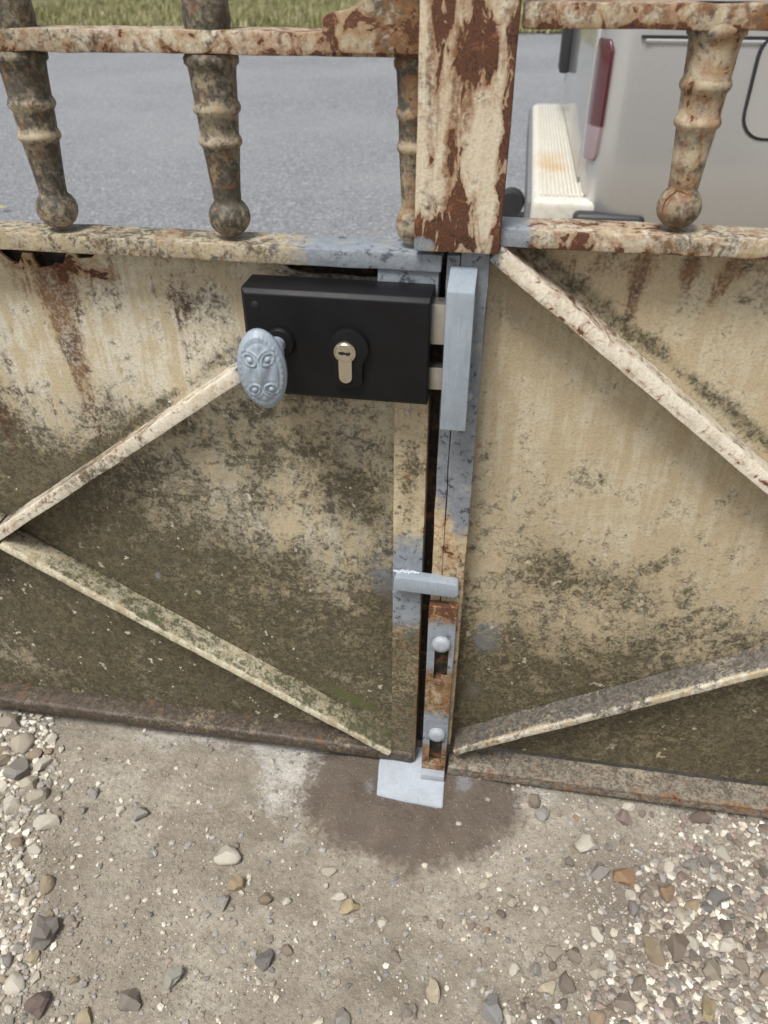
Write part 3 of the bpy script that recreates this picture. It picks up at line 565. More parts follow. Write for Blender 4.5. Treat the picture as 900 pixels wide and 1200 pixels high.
# ================================================================ GATE, RIGHT LEAF
gate_r = empty('gate_leaf', (0.72, 0.0, 0.0))
props(gate_r, 'rusty cream sheet iron gate leaf with the tall grey keeper box and slotted drop bolt', 'gate', 'pair of gate leaves')
XR = 0.90
pts = [(-0.03, 0.03), (XR, 0.03), (XR, 0.623), (0.02, 0.623), (-0.005, 0.612), (-0.03, 0.612)]
obj('panel', poly_extrude(pts, Y_PANEL, Y_PANEL + 0.003), mat_panel_r, gate_r)
obj('rebate_bar', box(-0.062, -0.034, 0.0155, 0.021, 0.02, 0.612, 0, 2, 0.02, 0.0005, 40), mat_dark, gate_r)
obj('stile', box(-0.0322, -0.0112, -0.0128, 0.0115, 0.055, 0.6150, 0.0016, 2, 0.012, 0.0006, 40, 12), mat_stile_r, gate_r, 40)
obj('stile_strip', box(-0.0422, -0.0326, -0.0122, 0.0115, 0.055, 0.6120, 0.0010, 2, 0.012, 0.0006, 40, 13), mat_stile_r, gate_r, 40)
obj('middle_rail', box(-0.0095, XR, YF, 0.020, 0.6200, 0.6325, 0.0016, 2, 0.012, 0.0007, 40, 14), mat_rail_r, gate_r, 40)
obj('top_rail', box(-0.0035, XR, YF, 0.020, 0.7510, 0.7645, 0.0018, 2, 0.012, 0.0007, 40, 15), mat_top_r, gate_r, 40)
a, b = AB((590, 303), (900, 563)); obj('brace', bar((a[0] - 0.006, a[1] + 0.004), (b[0] + 0.13, b[1] - 0.0995), 0.0125, YF - 0.003, 0.0115, 0.0014, 0.010, 0.0009, 6), mat_ru, gate_r, 40)
a, b = AB((534, 877), (900, 782)); obj('brace', bar((a[0] - 0.001, a[1] - 0.002), (b[0] + 0.11, b[1] + 0.0695), 0.0075, YF - 0.006, 0.0115, 0.0016, 0.014, 0.0009, 7), mat_rl, gate_r, 40)
bm = joinbm(box(-0.012, XR, -0.020, 0.0115, 0.0195, 0.0245, 0.0012, 2, 0.012, 0.0009, 45, 16), box(-0.012, XR, -0.0198, -0.015, 0.0100, 0.0200, 0.0008, 2, 0.012, 0.0009, 45, 16))
obj('bottom_rail', bm, mat_bot_r, gate_r, 40)
for x in (0.1135, 0.2505, 0.388, 0.525, 0.66): baluster(x, BY, 0.6325, gate_r, mat_bal, 0.96)
# keeper box that takes the lock bolts: front, top and right cheeks, open to the left
wedge = box(-0.0391, -0.0193, -0.0415, -0.0128, 0.5905, 0.5958, 0.0009, 2)
for v in wedge.verts: v.co.z += 0.32 * max(0.0, v.co.y + 0.0415)
kb = joinbm(box(-0.0392, -0.0190, -0.0425, -0.0345, 0.4845, 0.5955, 0.0012, 2), box(-0.0232, -0.0194, -0.0350, -0.0125, 0.4850, 0.5945, 0.0008, 2), wedge)
obj('keeper_box', kb, mat_primer, gate_r, 40)
sx, sz = P_(548, 463, -0.013)
obj('bolt_head', lathe([(0.0045, 0.001), (0.0045, -0.002), (0.0035, -0.0038), (0.001, -0.0045)], sx, sz, 14, 'Y', -0.013), mat_primer, gate_r, 60)
# drop bolt: slotted strap on two bolts
xs_ = [-0.0425, -0.0345, -0.0205, -0.0150]; zs_ = [0.006, 0.030, 0.088, 0.173, 0.236, 0.277]
bm = grid_plate(xs_, zs_, -0.0235, -0.0140, {(1, 1), (1, 3)})
bmesh.ops.recalc_face_normals(bm, faces=bm.faces[:])
bmesh.ops.bevel(bm, geom=[e for e in bm.edges if len(e.link_faces) == 2 and e.calc_face_angle(0) > 0.5], offset=0.0008, segments=2, profile=0.6, affect='EDGES')
db = obj('drop_bolt', bm, mat_drop, gate_r, 40); db['label'] = 'slotted iron drop bolt held by two domed bolts'
obj('slot_backing', box(-0.038, -0.018, -0.0139, -0.0132, 0.03, 0.24), mat_dark, db)
for (px, py, zz) in ((517, 755, 0.2255), (512, 861, 0.082)):
    bx_, bz_ = P_(px, py, -0.026)
    bm = lathe([(0.0050, 0.006), (0.0050, 0.0), (0.0094, -0.0002), (0.0096, -0.0035), (0.0082, -0.0058), (0.0045, -0.0068)], bx_, bz_, 12, 'Y', -0.0237); wobble(bm, 0.0003, 150, 2)
    obj('bolt_head', bm, mat_primer_w, db, 50)
bm = box(-0.0422, -0.0152, -0.0330, -0.0238, 0.0135, 0.0215, 0.0008); obj('foot_lip', bm, mat_primer_w, db, 40)

# ================================================================ GROUND STOP AND FOOTING
c4 = [on_z(444, 896, 0.012), on_z(441.5, 931, 0.012), on_z(518.5, 946, 0.012), on_z(522, 897, 0.012)]
bm = bmesh.new(); outl = [Vector((c4[0].x, 0.012, 0)), c4[0], c4[1], c4[1].lerp(c4[2], 0.45) + Vector((0, -.0012, 0)), c4[2], c4[3], Vector((c4[3].x, 0.012, 0))]
f = bm.faces.new([bm.verts.new((p.x, p.y, 0.0122)) for p in outl]); r = bmesh.ops.extrude_face_region(bm, geom=[f])
bmesh.ops.translate(bm, verts=[g for g in r['geom'] if isinstance(g, bmesh.types.BMVert)], vec=(0, 0, -0.011)); bmesh.ops.recalc_face_normals(bm, faces=bm.faces[:])
bmesh.ops.bevel(bm, geom=bm.edges[:], offset=0.0010, segments=2, affect='EDGES')
stop = obj('ground_stop', bm, primer_paint('stop_primer', (0.42, 0.46, 0.51), 0.05), None, 40)
props(stop, 'grey painted flat steel stop plate set in the brown footing under the gates', 'gate stop')
bm = bmesh.new(); NRg, NT = 26, 90; rings = []; ctr = bm.verts.new((PATCH_C[0], PATCH_C[1], 0.0098))
for i in range(1, NRg + 1):
    ring = []
    for k in range(NT):
        t = 2 * math.pi * k / NT; u = i / NRg
        R_ = 1.0 + 0.05 * mnoise.noise(Vector((math.cos(t) * 25, math.sin(t) * 25, 6))) + 0.07 * mnoise.noise(Vector((math.cos(t) * 2.2, math.sin(t) * 2.2, 1))) + 0.035 * mnoise.noise(Vector((math.cos(t) * 9, math.sin(t) * 9, 2)))
        x = PATCH_C[0] + 0.14 * R_ * u * math.cos(t); y = PATCH_C[1] + 0.10 * R_ * u * math.sin(t)
        g = ground_h(x, y); z = 0.0095 * (1 - 0.3 * u * u) + 0.0010 * mnoise.noise(Vector((x * 60, y * 60, 5))) + 0.0012 * mnoise.noise(Vector((x * 20, y * 20, 5)))
        e_ = max(0, (u - 0.55) / 0.45); z = z * (1 - e_ ** 1.5) + (g - 0.0022) * e_ ** 1.5 + 0.0010 * e_ * mnoise.noise(Vector((x * 130, y * 130, 9)))
        ring.append(bm.verts.new((x, y, z)))
    rings.append(ring)
for k in range(NT): bm.faces.new((ctr, rings[0][k], rings[0][(k + 1) % NT]))
for p, q in zip(rings[:-1], rings[1:]):
    for k in range(NT): bm.faces.new((p[k], q[k], q[(k + 1) % NT], p[(k + 1) % NT]))
props(obj('mortar_footing', bm, mat_soil, None, 180, origin=(0, 0, 0)), kind='structure')

# ================================================================ STONES
def stone_material():
    n = NB('stone')
    oi = n.t.nodes.new('ShaderNodeObjectInfo'); tc = n.t.nodes.new('ShaderNodeTexCoord')
    v = tc.outputs['Object']; a = n.noise(55, 5, 0.65, 0.6, v); b = n.noise(300, 4, 0.65, 0, v)
    d = n.scalev(oi.outputs['Color'], (0.68, 0.64, 0.60)); col = n.mix(n.ss(a, 0.38, 0.66), oi.outputs['Color'], d)
    col = n.mix(n.mul(n.ss(b, 0.42, 0.70), 0.5), col, (0.32, 0.285, 0.235))
    n.bump(n.add(a, n.mul(b, 0.6)), 0.7, 0.0012); return n.done(col, 0.8)
mat_stone = stone_material()
def rock_bm(seed, sub=2, rough=0.22, facets=5):
    bm = bmesh.new(); bmesh.ops.create_icosphere(bm, subdivisions=sub, radius=1.0)
    r_ = random.Random(seed); cuts = []
    for _ in range(facets + 5):
        d = Vector((r_.gauss(0, 1), r_.gauss(0, 1), r_.gauss(0, 1))).normalized(); cuts.append((d, r_.uniform(0.5, 0.85)))
    for v in bm.verts:
        c = v.co.copy()
        for d, k in cuts:
            dd = c.dot(d)
            if dd > k: c -= d * (dd - k) * 0.92
        c *= 1 + rough * mnoise.noise(v.co * 1.3 + Vector((seed * 5.3, 0, 0))) + rough * 0.6 * mnoise.noise(v.co * 2.9 + Vector((seed, 9, 0)))
        v.co = c
    return bm
ROCKS = []
for i in range(14):
    bm = rock_bm(i, 2, 0.20 + 0.015 * i, 3 + i % 4); me = bpy.data.meshes.new('stone'); bm.to_mesh(me); bm.free()
    me.materials.append(mat_stone); me.shade_smooth(); me.set_sharp_from_angle(angle=rad(20 if i % 3 else 45)); ROCKS.append(me)
def place_stone(x, y, w_, d_, h_, rz, col, k, name='stone', parent=None, sink=0.35, base=None):
    o = bpy.data.objects.new(name, ROCKS[k % len(ROCKS)]); COL.objects.link(o)
    z = (ground_h(x, y) if base is None else base) + h_ * (1 - sink) - h_ * 0.05
    o.location = (x, y, z); o.scale = (w_, d_, h_); o.rotation_euler = (random.uniform(-.25, .25), random.uniform(-.25, .25), rz); o.color = (*col, 1)
    if parent is not None: o.parent = parent
    return o
WH, PALE, GR, DG, BR, OC, PK = (0.66, 0.62, 0.53), (0.49, 0.44, 0.355), (0.33, 0.315, 0.29), (0.19, 0.185, 0.18), (0.26, 0.215, 0.175), (0.38, 0.29, 0.18), (0.29, 0.225, 0.195)
# px, py, width px, height px, colour, rz, label
SOLO = [
 (267, 1004, 36, 24, WH, -0.3, 'jagged white stone lying alone left of the brown footing'),
 (277, 1034, 21, 26, OC, 0.2, 'orange mottled stone just below the jagged white one'),
 (262, 1056, 17, 22, GR, 0.1, 'small grey stone below the orange mottled one'),
 (166, 954, 20, 18, GR, 0.6, 'smooth grey pebble alone on the bare dirt at left'),
 (141, 949, 10, 10, WH, 0.5, 'tiny white pebble beside the smooth grey pebble'),
 (118, 983, 10, 9, WH, 0.9, 'small white chip on the bare dirt left of centre'),
 (410, 1062, 30, 20, (0.50, 0.41, 0.25), 0.2, 'yellowish oval stone below the footing'),
 (398, 1051, 22, 13, WH, 0.0, 'two-humped white stone touching the yellowish oval stone'),
 (385, 1020, 19, 14, PALE, 0.0, 'pale half buried stone left below the footing'),
 (336, 1057, 12, 12, WH, 0.0, 'round white pebble between the orange and yellowish stones'),
 (312, 1124, 26, 22, DG, -0.2, 'dark slate grey rounded stone near the bottom'),
 (202, 1143, 28, 32, (0.36, 0.35, 0.31), -0.7, 'light grey angular stone leaning near the bottom left'),
 (152, 1174, 28, 28, (0.25, 0.22, 0.185), 0.1, 'brown grey round stone at the bottom left'),
 (52, 1092, 38, 38, (0.23, 0.21, 0.19), 0.3, 'large grey brown stone at the far left below the rubble'),
 (56, 1035, 20, 24, (0.40, 0.32, 0.22), 0.4, 'tan rounded stone above the large grey brown one'),
 (40, 1118, 14, 24, (0.45, 0.38, 0.25), 0.1, 'upright yellowish stone below the large grey brown one'),
 (45, 1172, 30, 32, (0.16, 0.115, 0.10), 0.3, 'dark red brown angular stone in the bottom left corner'),
 (100, 1190, 18, 26, (0.52, 0.44, 0.29), 0.2, 'pointed cream stone cut by the bottom edge at left'),
 (55, 964, 30, 22, WH, 0.2, 'broad white stone under the left rubble heap'),
 (42, 995, 20, 14, WH, 0.5, 'blocky white stone below the broad white one'),
 (687, 990, 36, 26, WH, 0.1, 'biggest white stone right of the footing'),
 (736, 945, 17, 13, WH, 0.0, 'round white stone close to the right gate bottom'),
 (730, 1026, 24, 26, (0.36, 0.22, 0.12), 0.5, 'orange brown stone right of the biggest white stone'),
 (784, 1015, 18, 20, WH, 0.1, 'cube shaped white stone in the right gravel'),
 (765, 1111, 26, 34, (0.33, 0.26, 0.17), 0.5, 'large tan rounded stone in the right gravel'),
 (791, 1106, 32, 34, (0.19, 0.15, 0.115), -0.5, 'large dark brown stone beside the tan rounded one'),
 (833, 1138, 28, 24, (0.32, 0.285, 0.22), -0.6, 'grey tan oval stone in the lower right gravel'),
 (829, 1180, 20, 34, (0.42, 0.34, 0.2), -0.3, 'ochre long stone near the bottom right'),
 (812, 1104, 16, 20, WH, 0.4, 'white angular chip right of the dark brown stone'),
 (852, 1105, 22, 24, WH, 0.2, 'ragged white stone near the right edge'),
 (811, 1058, 22, 16, OC, 0.3, 'brown stone with a pale stripe in the upper right gravel'),
 (822, 955, 26, 22, (0.18, 0.135, 0.11), 0.2, 'dark brown block against the right gate bottom'),
 (847, 950, 14, 18, WH, 0.0, 'upright white chip against the right gate bottom'),
 (885, 950, 28, 18, PALE, 0.2, 'pale flat stone at the right edge below the gate'),
 (699, 1094, 16, 22, WH, 0.6, 'white wedge below the biggest white stone'),
 (715, 1117, 15, 18, WH, 0.5, 'white chip below the white wedge'),
 (641, 1156, 20, 17, (0.6, 0.53, 0.38), 0.4, 'cream stone low right of centre'),
 (602, 1136, 16, 18, WH, 0.1, 'white lump above the cream stone right of centre'),
 (508, 1160, 22, 24, (0.60, 0.53, 0.38), 0.3, 'cream angular stone at bottom centre'),
 (575, 1183, 32, 36, (0.27, 0.275, 0.27), 0.3, 'blue grey half buried stone at bottom centre'),
 (596, 1192, 16, 20, WH, 0.4, 'white chip beside the blue grey half buried stone'),
 (478, 1188, 24, 22, (0.34, 0.30, 0.25), 0.2, 'flat grey stone at the bottom edge centre'),
 (700, 1194, 24, 18, (0.42, 0.31, 0.2), 0.2, 'tan stone at the bottom edge right of centre'),
 (448, 1080, 14, 18, WH, 0.8, 'white sliver right of the yellowish oval stone'),
]
occupied = []
for i, (px, py, wp, hp, col, rz, lab) in enumerate(SOLO):
    c = on_z(px, py + hp * 0.12, 0.0); dep = (c - CAM).dot(_F); sc = dep / FPX
    w_ = wp * sc / 2 * 1.06; d_ = hp * sc / 2 * 1.05; h_ = min(w_, d_) * 0.72
    o = place_stone(c.x, c.y, w_, d_, h_, rz + YAW, col, i, 'loose_stone', None, 0.40)
    props(o, lab, 'stone', 'loose stones on the dirt'); occupied.append((c.x, c.y, max(w_, d_)))
# mid-size stones: children of the driveway, at most 300
def free(x, y, r):
    return all((x - a) ** 2 + (y - b) ** 2 > (0.72 * (r + c)) ** 2 for a, b, c in occupied)
def in_patch(x, y, k=1.0): return ((x - PATCH_C[0]) / (0.125 * k)) ** 2 + ((y - PATCH_C[1]) / (0.09 * k)) ** 2 < 1
def px_of(x, y, z=0.0):
    d = Vector((x, y, z)) - CAM; f_ = d.dot(_F); return 450 + FPX * d.dot(_X) / f_, 600 - FPX * d.dot(_U) / f_
def density(px, py):
    g = lambda cx, cy, rx, ry: math.exp(-((px - cx) / rx) ** 2 - ((py - cy) / ry) ** 2)
    return min(1, 0.002 + 1.3 * g(15, 895, 50, 65) + 0.5 * g(10, 1080, 55, 130) + 1.4 * g(870, 1060, 100, 100) + 0.9 * g(830, 1180, 130, 50) + 0.10 * g(660, 1090, 110, 80) + 0.03 * g(380, 1090, 130, 60) + 0.10 * g(720, 930, 120, 22))
pal_r = [BR, BR, GR, GR, PALE, WH, PK, BR, (0.17, 0.14, 0.115), (0.22, 0.19, 0.155), (0.30, 0.25, 0.19), DG, (0.33, 0.22, 0.13), (0.24, 0.22, 0.2)]
pal_l = [WH, PALE, GR, PALE, WH, (0.36, 0.32, 0.26), (0.3, 0.24, 0.17), GR]
count = 0; tries = 0
def mid_stone(px, py, r):
    global count
    c = on_z(px, py, 0.0)
    if in_patch(c.x, c.y, 1.05) or c.y > -0.024 or not free(c.x, c.y, r): return False
    left = px < 330; pal = pal_l if left else pal_r
    col = random.choice(pal); j = random.uniform(0.8, 1.15); col = tuple(k * j for k in col)
    el = random.uniform(0.65, 1.0)
    place_stone(c.x, c.y, r, r * el, r * random.uniform(0.5, 0.75), random.uniform(0, 6.28), col, random.randrange(14), 'stone', driveway, random.uniform(0.4, 0.75))
    occupied.append((c.x, c.y, r)); count += 1; return True
for q in ((15, 850, 16), (42, 842, 12), (28, 872, 15), (8, 885, 15), (50, 893, 11), (20, 905, 17), (5, 925, 15), (35, 920, 11), (60, 866, 9), (12, 945, 12), (45, 935, 12)):   # the left rubble heap
    mid_stone(q[0], q[1], q[2] / 850)
while count < 300 and tries < 30000:
    tries += 1
    px, py = random.uniform(-40, 940), random.uniform(835, 1225)
    if random.random() < density(px, py):
        r = 0.0040 + 0.0085 * random.random() ** 2.0
        mid_stone(px, py, r)
# fine gravel: one mesh of small chips with their own stone colour
def build_gravel():
    base = bmesh.new(); bmesh.ops.create_icosphere(base, subdivisions=1, radius=1.0)
    bv = np.array([v.co[:] for v in base.verts]); bf = np.array([[v.index for v in f.verts] for f in base.faces]); base.free()
    V, Fc, Cc = [], [], []; off = 0; k = 0; tr = 0
    while k < 24000 and tr < 200000:
        tr += 1
        px, py = random.uniform(-60, 960), random.uniform(825, 1240)
        d = density(px, py)
        if random.random() > 0.17 + 1.0 * d + 0.12 * (px > 560): continue
        c = on_z(px, py, 0.0)
        if c.y > 0.03 or (in_patch(c.x, c.y, 0.88) and random.random() > 0.05): continue
        q = 0.5 + 0.5 * mnoise.noise(Vector((c.x * 14, c.y * 14, 2)))
        if random.random() > 0.25 + 0.9 * q: continue
        crumb = random.random() < 0.70; r = random.uniform(0.0004, 0.0012) if crumb else 0.0006 + 0.0030 * random.random() ** 2.8
        if d > 0.3 and random.random() < 0.16: crumb = False; r = random.uniform(0.0022, 0.0048)
        sc = np.array([r * random.uniform(.7, 1.3), r * random.uniform(.7, 1.3), r * random.uniform(.5, .9)])
        v = bv * (1 + rng.uniform(-.36, .36, (len(bv), 1))) * sc; a = random.uniform(0, 6.28); ca, sa = math.cos(a), math.sin(a)
        z = ground_h(c.x, c.y) if not in_patch(c.x, c.y, 0.8) else 0.008
        x = v[:, 0] * ca - v[:, 1] * sa + c.x; y = v[:, 0] * sa + v[:, 1] * ca + c.y
        V.append(np.stack([x, y, v[:, 2] + z + sc[2] * 0.4], 1)); Fc.append(bf + off); off += len(bv)
        u = random.random(); j = random.uniform(.75, 1.15)
        col = (WH if u < .09 else PALE if u < .28 else GR if u < .60 else BR if u < .78 else (0.25, 0.215, 0.175) if u < .93 else DG)
        if crumb and u > .10: col = (0.30, 0.265, 0.22) if u < .55 else (0.20, 0.17, 0.14)
        if d > 0.3 and not crumb and u > .06: col = random.choice(pal_l if px < 330 else [BR, BR, GR, PK, (0.22, 0.185, 0.15), (0.29, 0.26, 0.22), (0.38, 0.33, 0.26), PALE, WH])
        Cc.append(np.tile(np.array([*(np.array(col) * j), 1.0]), (len(bv), 1))); k += 1
    V = np.concatenate(V); Fc = np.concatenate(Fc); Cc = np.concatenate(Cc)
    me = bpy.data.meshes.new('gravel'); me.from_pydata(V.tolist(), [], Fc.tolist())
    at_ = me.color_attributes.new('stone_colour', 'FLOAT_COLOR', 'POINT'); at_.data.foreach_set('color', Cc.astype(np.float32).ravel())
    n = NB('gravel_chips'); an = n.t.nodes.new('ShaderNodeVertexColor'); an.layer_name = 'stone_colour'
    n.bump(n.noise(500, 3), 0.5, 0.0005); me.materials.append(n.done(an.outputs[0], 0.85))
    o = bpy.data.objects.new('gravel', me); COL.objects.link(o); o.parent = driveway; props(o, kind='stuff')
build_gravel()

# ================================================================ VAN
def car_paint(name, col):
    n = NB(name); a = n.noise(900, 2); c = n.mix(n.ss(a, 0.3, 0.7), tuple(k * 0.9 for k in col), tuple(k * 1.08 for k in col))
    n.b.inputs['Coat Weight'].default_value = 0.8; n.b.inputs['Coat Roughness'].default_value = 0.06
    return n.done(c, 0.34, 0.6)
mat_van = car_paint('silver_beige_paint', (0.60, 0.595, 0.585))
mat_plastic = plain('black_plastic', (0.025, 0.026, 0.028), 0.5, 0, 40, 0.1)
mat_glass = plain('tinted_glass', (0.10, 0.12, 0.12), 0.06, 0, 5, 0.1); mat_glass.node_tree.nodes['Principled BSDF'].inputs['Coat Weight'].default_value = 1.0
mat_rubber = plain('tyre_rubber', (0.022, 0.022, 0.022), 0.8)
mat_rim = plain('steel_rim', (0.45, 0.45, 0.45), 0.4, 0.8)
def step_plastic():
    n = NB('white_step_plastic'); a = n.noise(9, 4, 0.6, 0.4); b = n.noise(60, 4)
    col = n.mix(n.ss(b, 0.4, 0.7), (0.62, 0.60, 0.53), (0.53, 0.50, 0.42))
    m_ = n.ss(n.add(n.blob(0.10, 1.95, 0.08, 0.28, 0.8, v=n.y), n.mul(n.m_('SUBTRACT', a, 0.5), 1.3)), 0.3, 0.9); col = n.mix(n.mul(m_, 0.75), col, (0.52, 0.35, 0.16))
    return n.done(col, 0.5)
def red_lens():
    n = NB('lamp_lens'); t = n.ss(n.z, 0.452, 0.458); col = n.mix(t, (0.36, 0.27, 0.28), (0.10, 0.022, 0.027))
    n.b.inputs['Coat Weight'].default_value = 1.0; return n.done(col, 0.25)
VX, VY0, VY1, VZ0, VTOP = 0.18, 1.50, 3.18, 0.215, 1.62
van = empty('van', (VX + 2.0, 2.34, ROADZ)); props(van, 'silver beige van parked beyond the gate with a white step bumper', 'van')
def section(x, inset, ztop, zbot=VZ0, tuck=0.0):
    """closed ring of a van cross section, corners rounded, sides leaning in above the waist"""
    pts = []; y0, y1 = VY0 + inset, VY1 - inset; z0, z1 = zbot + inset * 0.35, ztop - inset
    zs = [z0, z0 + 0.03, z0 + (z1 - z0) * 0.15, z0 + (z1 - z0) * 0.3, z0 + (z1 - z0) * 0.45, z0 + (z1 - z0) * 0.6, z0 + (z1 - z0) * 0.8, z1 - 0.12, z1 - 0.04, z1]
    for i, z in enumerate(zs):
        t = max(0, z - 0.35); lean = 0.03 * t + 0.055 * max(0, z - 0.85) ** 1.2
        cor = [0.03, 0.006, 0, 0, 0, 0, 0, 0.012, 0.05, 0.14][i]
        pts.append((y0 + lean + cor, z))
    top = [(y0 + (y1 - y0) * k, z1 + 0.02) for k in (0.25, 0.5, 0.75)]
    right = [(y1 - (p[0] - y0), p[1]) for p in reversed(pts)]
    return [(x, y, z) for y, z in pts + top + right]
bm = bmesh.new(); rings = []
st = [(VX, 0.085, VTOP), (VX + 0.006, 0.058, VTOP), (VX + 0.02, 0.034, VTOP), (VX + 0.042, 0.016, VTOP), (VX + 0.07, 0.005, VTOP), (VX + 0.11, 0.0, VTOP), (VX + 0.8, 0, VTOP + .02), (VX + 1.6, 0, VTOP + .03), (VX + 2.3, 0, VTOP), (VX + 2.6, 0.01, VTOP - 0.08), (VX + 3.05, 0.02, 1.15), (VX + 3.35, 0.03, 0.82), (VX + 3.8, 0.05, 0.72), (VX + 4.0, 0.12, 0.6), (VX + 4.06, 0.2, 0.52)]
for x, ins, zt in st: rings.append([bm.verts.new(p) for p in section(x, ins, zt)])
K = len(rings[0])
for p, q in zip(rings[:-1], rings[1:]):
    for i in range(K): bm.faces.new((p[i], p[(i + 1) % K], q[(i + 1) % K], q[i]))
bm.faces.new(rings[0]); bm.faces.new(rings[-1])
obj('body', bm, mat_van, van, 50)
def side_y(z): return VY0 + 0.03 * max(0, z - 0.35) + 0.055 * max(0, z - 0.85) ** 1.2
# lower skirt
bm = joinbm(box(VX + 0.03, VX + 0.55, VY0 + 0.012, VY1 - 0.012, 0.10, VZ0 + 0.012, 0.02), box(VX + 1.25, VX + 2.75, VY0 + 0.012, VY1 - 0.012, 0.05, VZ0 + 0.012, 0.02), box(VX + 3.4, VX + 4.02, VY0 + 0.06, VY1 - 0.06, 0.02, VZ0 + 0.03, 0.03))
obj('sill', bm, mat_plastic, van, 40)
# corner bumper wrap and ribbed step bumper
obj('bumper_end', box(VX - 0.02, VX + 0.16, VY0 - 0.004, VY0 + 0.14, 0.12, 0.262, 0.02, 3), mat_plastic, van, 40)
bz = 0.285
bm = box(0.052, VX + 0.05, VY0 + 0.03, VY1 - 0.03, 0.17, bz, 0.022, 4)
bump = obj('step_bumper', bm, [step_plastic()], van, 40)
bm = bmesh.new()
for i in range(11):
    x = 0.072 + i * 0.0105; b = box(x, x + 0.0058, VY0 + 0.06, VY1 - 0.06, bz - 0.002, bz + 0.006, 0.001); me = bpy.data.meshes.new('t'); b.to_mesh(me); b.free(); bm.from_mesh(me); bpy.data.meshes.remove(me)
obj('tread_rib', bm, bump.data.materials[0], bump, 40)
obj('bumper_edge', box(0.040, 0.0535, VY0 + 0.05, VY1 - 0.05, 0.165, bz - 0.012, 0.006), plain('grey_plastic', (0.17, 0.175, 0.18), 0.55), bump, 40)
# tail lamps on the rear corners
def tail_lamp(sgn):
    bm = bmesh.new(); ycorner = VY0 if sgn > 0 else VY1
    prof = [(0.376, 0.110, 0.6), (0.390, 0.135, 0.2), (0.46, 0.150, 0.0), (0.56, 0.155, 0.0), (0.615, 0.150, 0.0), (0.636, 0.125, 0.5)]
    loops = []
    for z, wy, k in prof:
        ln = 0.03 * max(0, z - 0.35); yy = lambda d: ycorner + sgn * (d + ln)
        loops.append([bm.verts.new(c) for c in ((VX + 0.05, yy(0.06), z), (VX + 0.018 - 0.012 * k, yy(0.024 + 0.03 * k), z), (VX - 0.002, yy(0.050 + 0.02 * k), z), (VX - 0.010, yy(0.085), z), (VX - 0.010, yy(wy - 0.02), z), (VX + 0.05, yy(wy - 0.02), z))])
    for p, q in zip(loops[:-1], loops[1:]):
        for i in range(6): bm.faces.new((p[i], p[(i + 1) % 6], q[(i + 1) % 6], q[i]))
    bm.faces.new(loops[0]); bm.faces.new(loops[-1]); bmesh.ops.recalc_face_normals(bm, faces=bm.faces[:])
    bmesh.ops.bevel(bm, geom=bm.edges[:], offset=0.003, segments=2, affect='EDGES')
    obj('tail_lamp', bm, lens, van, 40)
lens = red_lens(); tail_lamp(1); tail_lamp(-1)
# rear window, handle, wiper, far hinge blocks
obj('rear_window', box(VX - 0.006, VX + 0.012, VY0 + 0.24, VY1 - 0.24, 0.68, 1.30, 0.005), mat_glass, van, 40)
obj('rear_door_panel', box(VX - 0.010, VX + 0.02, VY0 + 0.20, VY1 - 0.16, 0.30, 0.655, 0.012, 3), mat_van, van, 40)
obj('door_handle', box(VX - 0.045, VX - 0.008, 2.85, 3.02, 0.43, 0.60, 0.012, 3), mat_plastic, van, 40)
obj('wiper_motor_cover', box(VX - 0.055, VX - 0.008, 2.55, 2.70, 0.60, 0.69, 0.02, 3), mat_plastic, van, 40)
# side: fuel flap, groove under the waist, side window
fx, fz = P_(878, 100, 1.505)
def rrect(x0, x1, z0, z1, r):
    out = []
    for cx, cz, a0 in ((x1 - r, z1 - r, 0), (x0 + r, z1 - r, 90), (x0 + r, z0 + r, 180), (x1 - r, z0 + r, 270)):
        for k in range(7): a = rad(a0 + 15 * k); out.append((cx + r * math.cos(a), cz + r * math.sin(a)))
    return out
zbot = P_(900, 158, 1.505)[1]; x0 = P_(882, 100, 1.505)[0]
ff = lambda d, y0, y1: poly_extrude(rrect(x0 - d, x0 + 0.20 + d, zbot - d - 0.006, zbot + 0.205 + d, 0.05 + d), y0, y1)
b = ff(0.007, side_y(0.53) - 0.004, side_y(0.53) + 0.012); obj('flap_gap', b, mat_plastic, van)
b = ff(0.0, side_y(0.53) - 0.0068, side_y(0.53) + 0.010); flap = obj('fuel_flap', b, mat_van, van, 40)
zz = P_(800, 43.5, 1.505)[1]
obj('side_groove', box(VX + 0.075, VX + 2.5, side_y(zz) - 0.003, side_y(zz) + 0.01, zz - 0.003, zz + 0.003), mat_plastic, van)
obj('side_moulding', box(VX + 0.085, VX + 2.5, side_y(zz) - 0.005, side_y(zz) + 0.01, zz - 0.012, zz - 0.0035, 0.003), mat_van, van, 40)
obj('side_window', box(VX + 0.45, VX + 2.3, side_y(1.15) - 0.012, side_y(1.15) + 0.05, 0.95, 1.38, 0.01), mat_glass, van, 40)
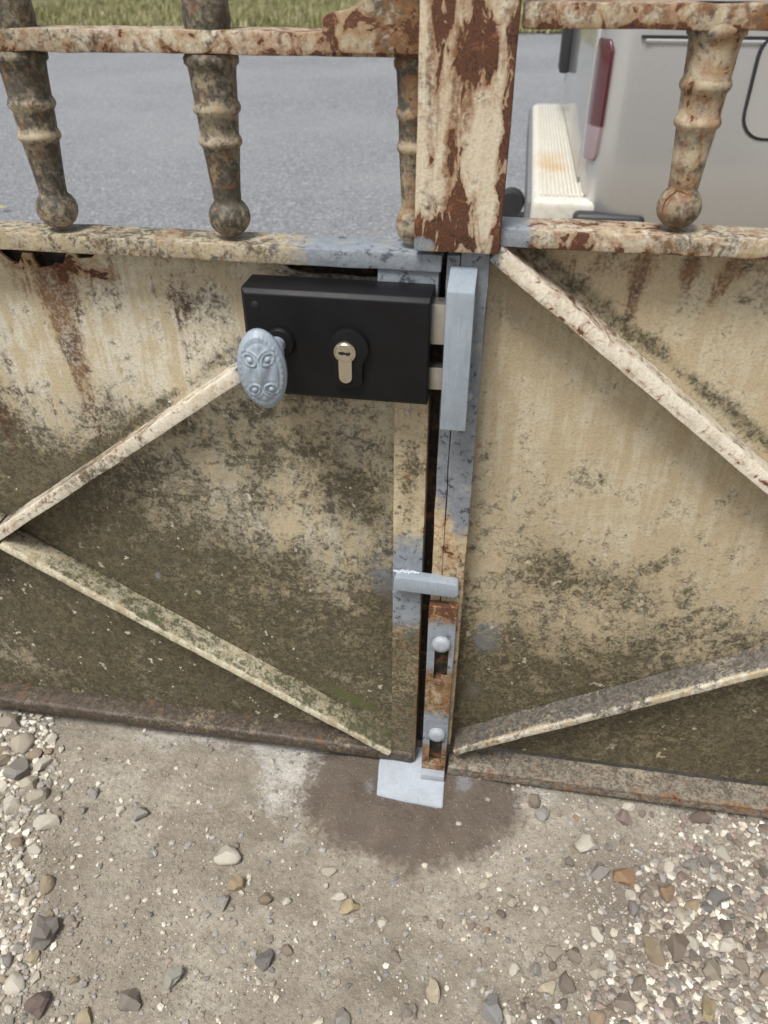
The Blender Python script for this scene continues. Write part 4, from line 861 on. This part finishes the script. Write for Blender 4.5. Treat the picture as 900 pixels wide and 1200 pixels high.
def wheel(x, y, s):
    prof = [(0.17, -0.09), (0.25, -0.095), (0.285, -0.08), (0.298, -0.05), (0.30, 0.0), (0.298, 0.05), (0.285, 0.08), (0.25, 0.095), (0.17, 0.09)]
    bm = lathe(prof, x, ROADZ + 0.30, 40, 'Y', y); o = obj('tyre', bm, mat_rubber, van, 60)
    bm = lathe([(0.175, 0.06), (0.175, 0.07), (0.15, 0.062), (0.07, 0.045), (0.06, 0.065), (0.01, 0.07)], x, ROADZ + 0.30, 32, 'Y', 0)
    for v in bm.verts: v.co.y = y + s * v.co.y
    obj('rim', bm, mat_rim, o, 40)
for x in (VX + 0.90, VX + 3.08):
    wheel(x, VY0 + 0.11, -1); wheel(x, VY1 - 0.11, 1)
# tow hitch: neck, ball and socket
tow = on_z(600, 236, 0.14)
obj('tow_bar', joinbm(box(-0.06, 0.10, 1.97, 2.02, 0.09, 0.13, 0.008), box(0.06, 0.16, 1.80, 2.20, 0.07, 0.12, 0.008), box(-0.075, -0.035, 1.975, 2.015, 0.09, 0.19, 0.008)), mat_plastic, van, 40)
obj('tow_ball', lathe([(0.012, 0.0), (0.012, 0.02), (0.02, 0.03), (0.025, 0.045), (0.02, 0.062), (0.01, 0.068)], -0.055, 1.995, 20, 'Z', 0.185), plain('dark_iron', (0.05, 0.05, 0.055), 0.45, 0.6), van, 60)
obj('tow_socket', lathe([(0.035, 0.0), (0.04, 0.05), (0.03, 0.06)], 0.0, 0.20, 18, 'Y', 1.80), mat_plastic, van, 40)

# small fallen leaf on the tarmac
lp = on_z(4, 243, ROADZ + 0.02)
bm = bmesh.new(); pr = [(-1, 0), (-.6, .3), (0, .45), (.5, .3), (1, 0), (.5, -.3), (0, -.45), (-.6, -.3)]
c = bm.verts.new((lp.x, lp.y, lp.z + .004)); rv = [bm.verts.new((lp.x + u * 0.028, lp.y + v * 0.028, lp.z + 0.012 * (u * u + v * v))) for u, v in pr]
for i in range(8): bm.faces.new((c, rv[i], rv[(i + 1) % 8]))
props(obj('fallen_leaf', bm, plain('yellow_leaf', (0.36, 0.36, 0.10), 0.7), None, 60), 'small yellow green leaf lying on the tarmac at the left edge', 'leaf')
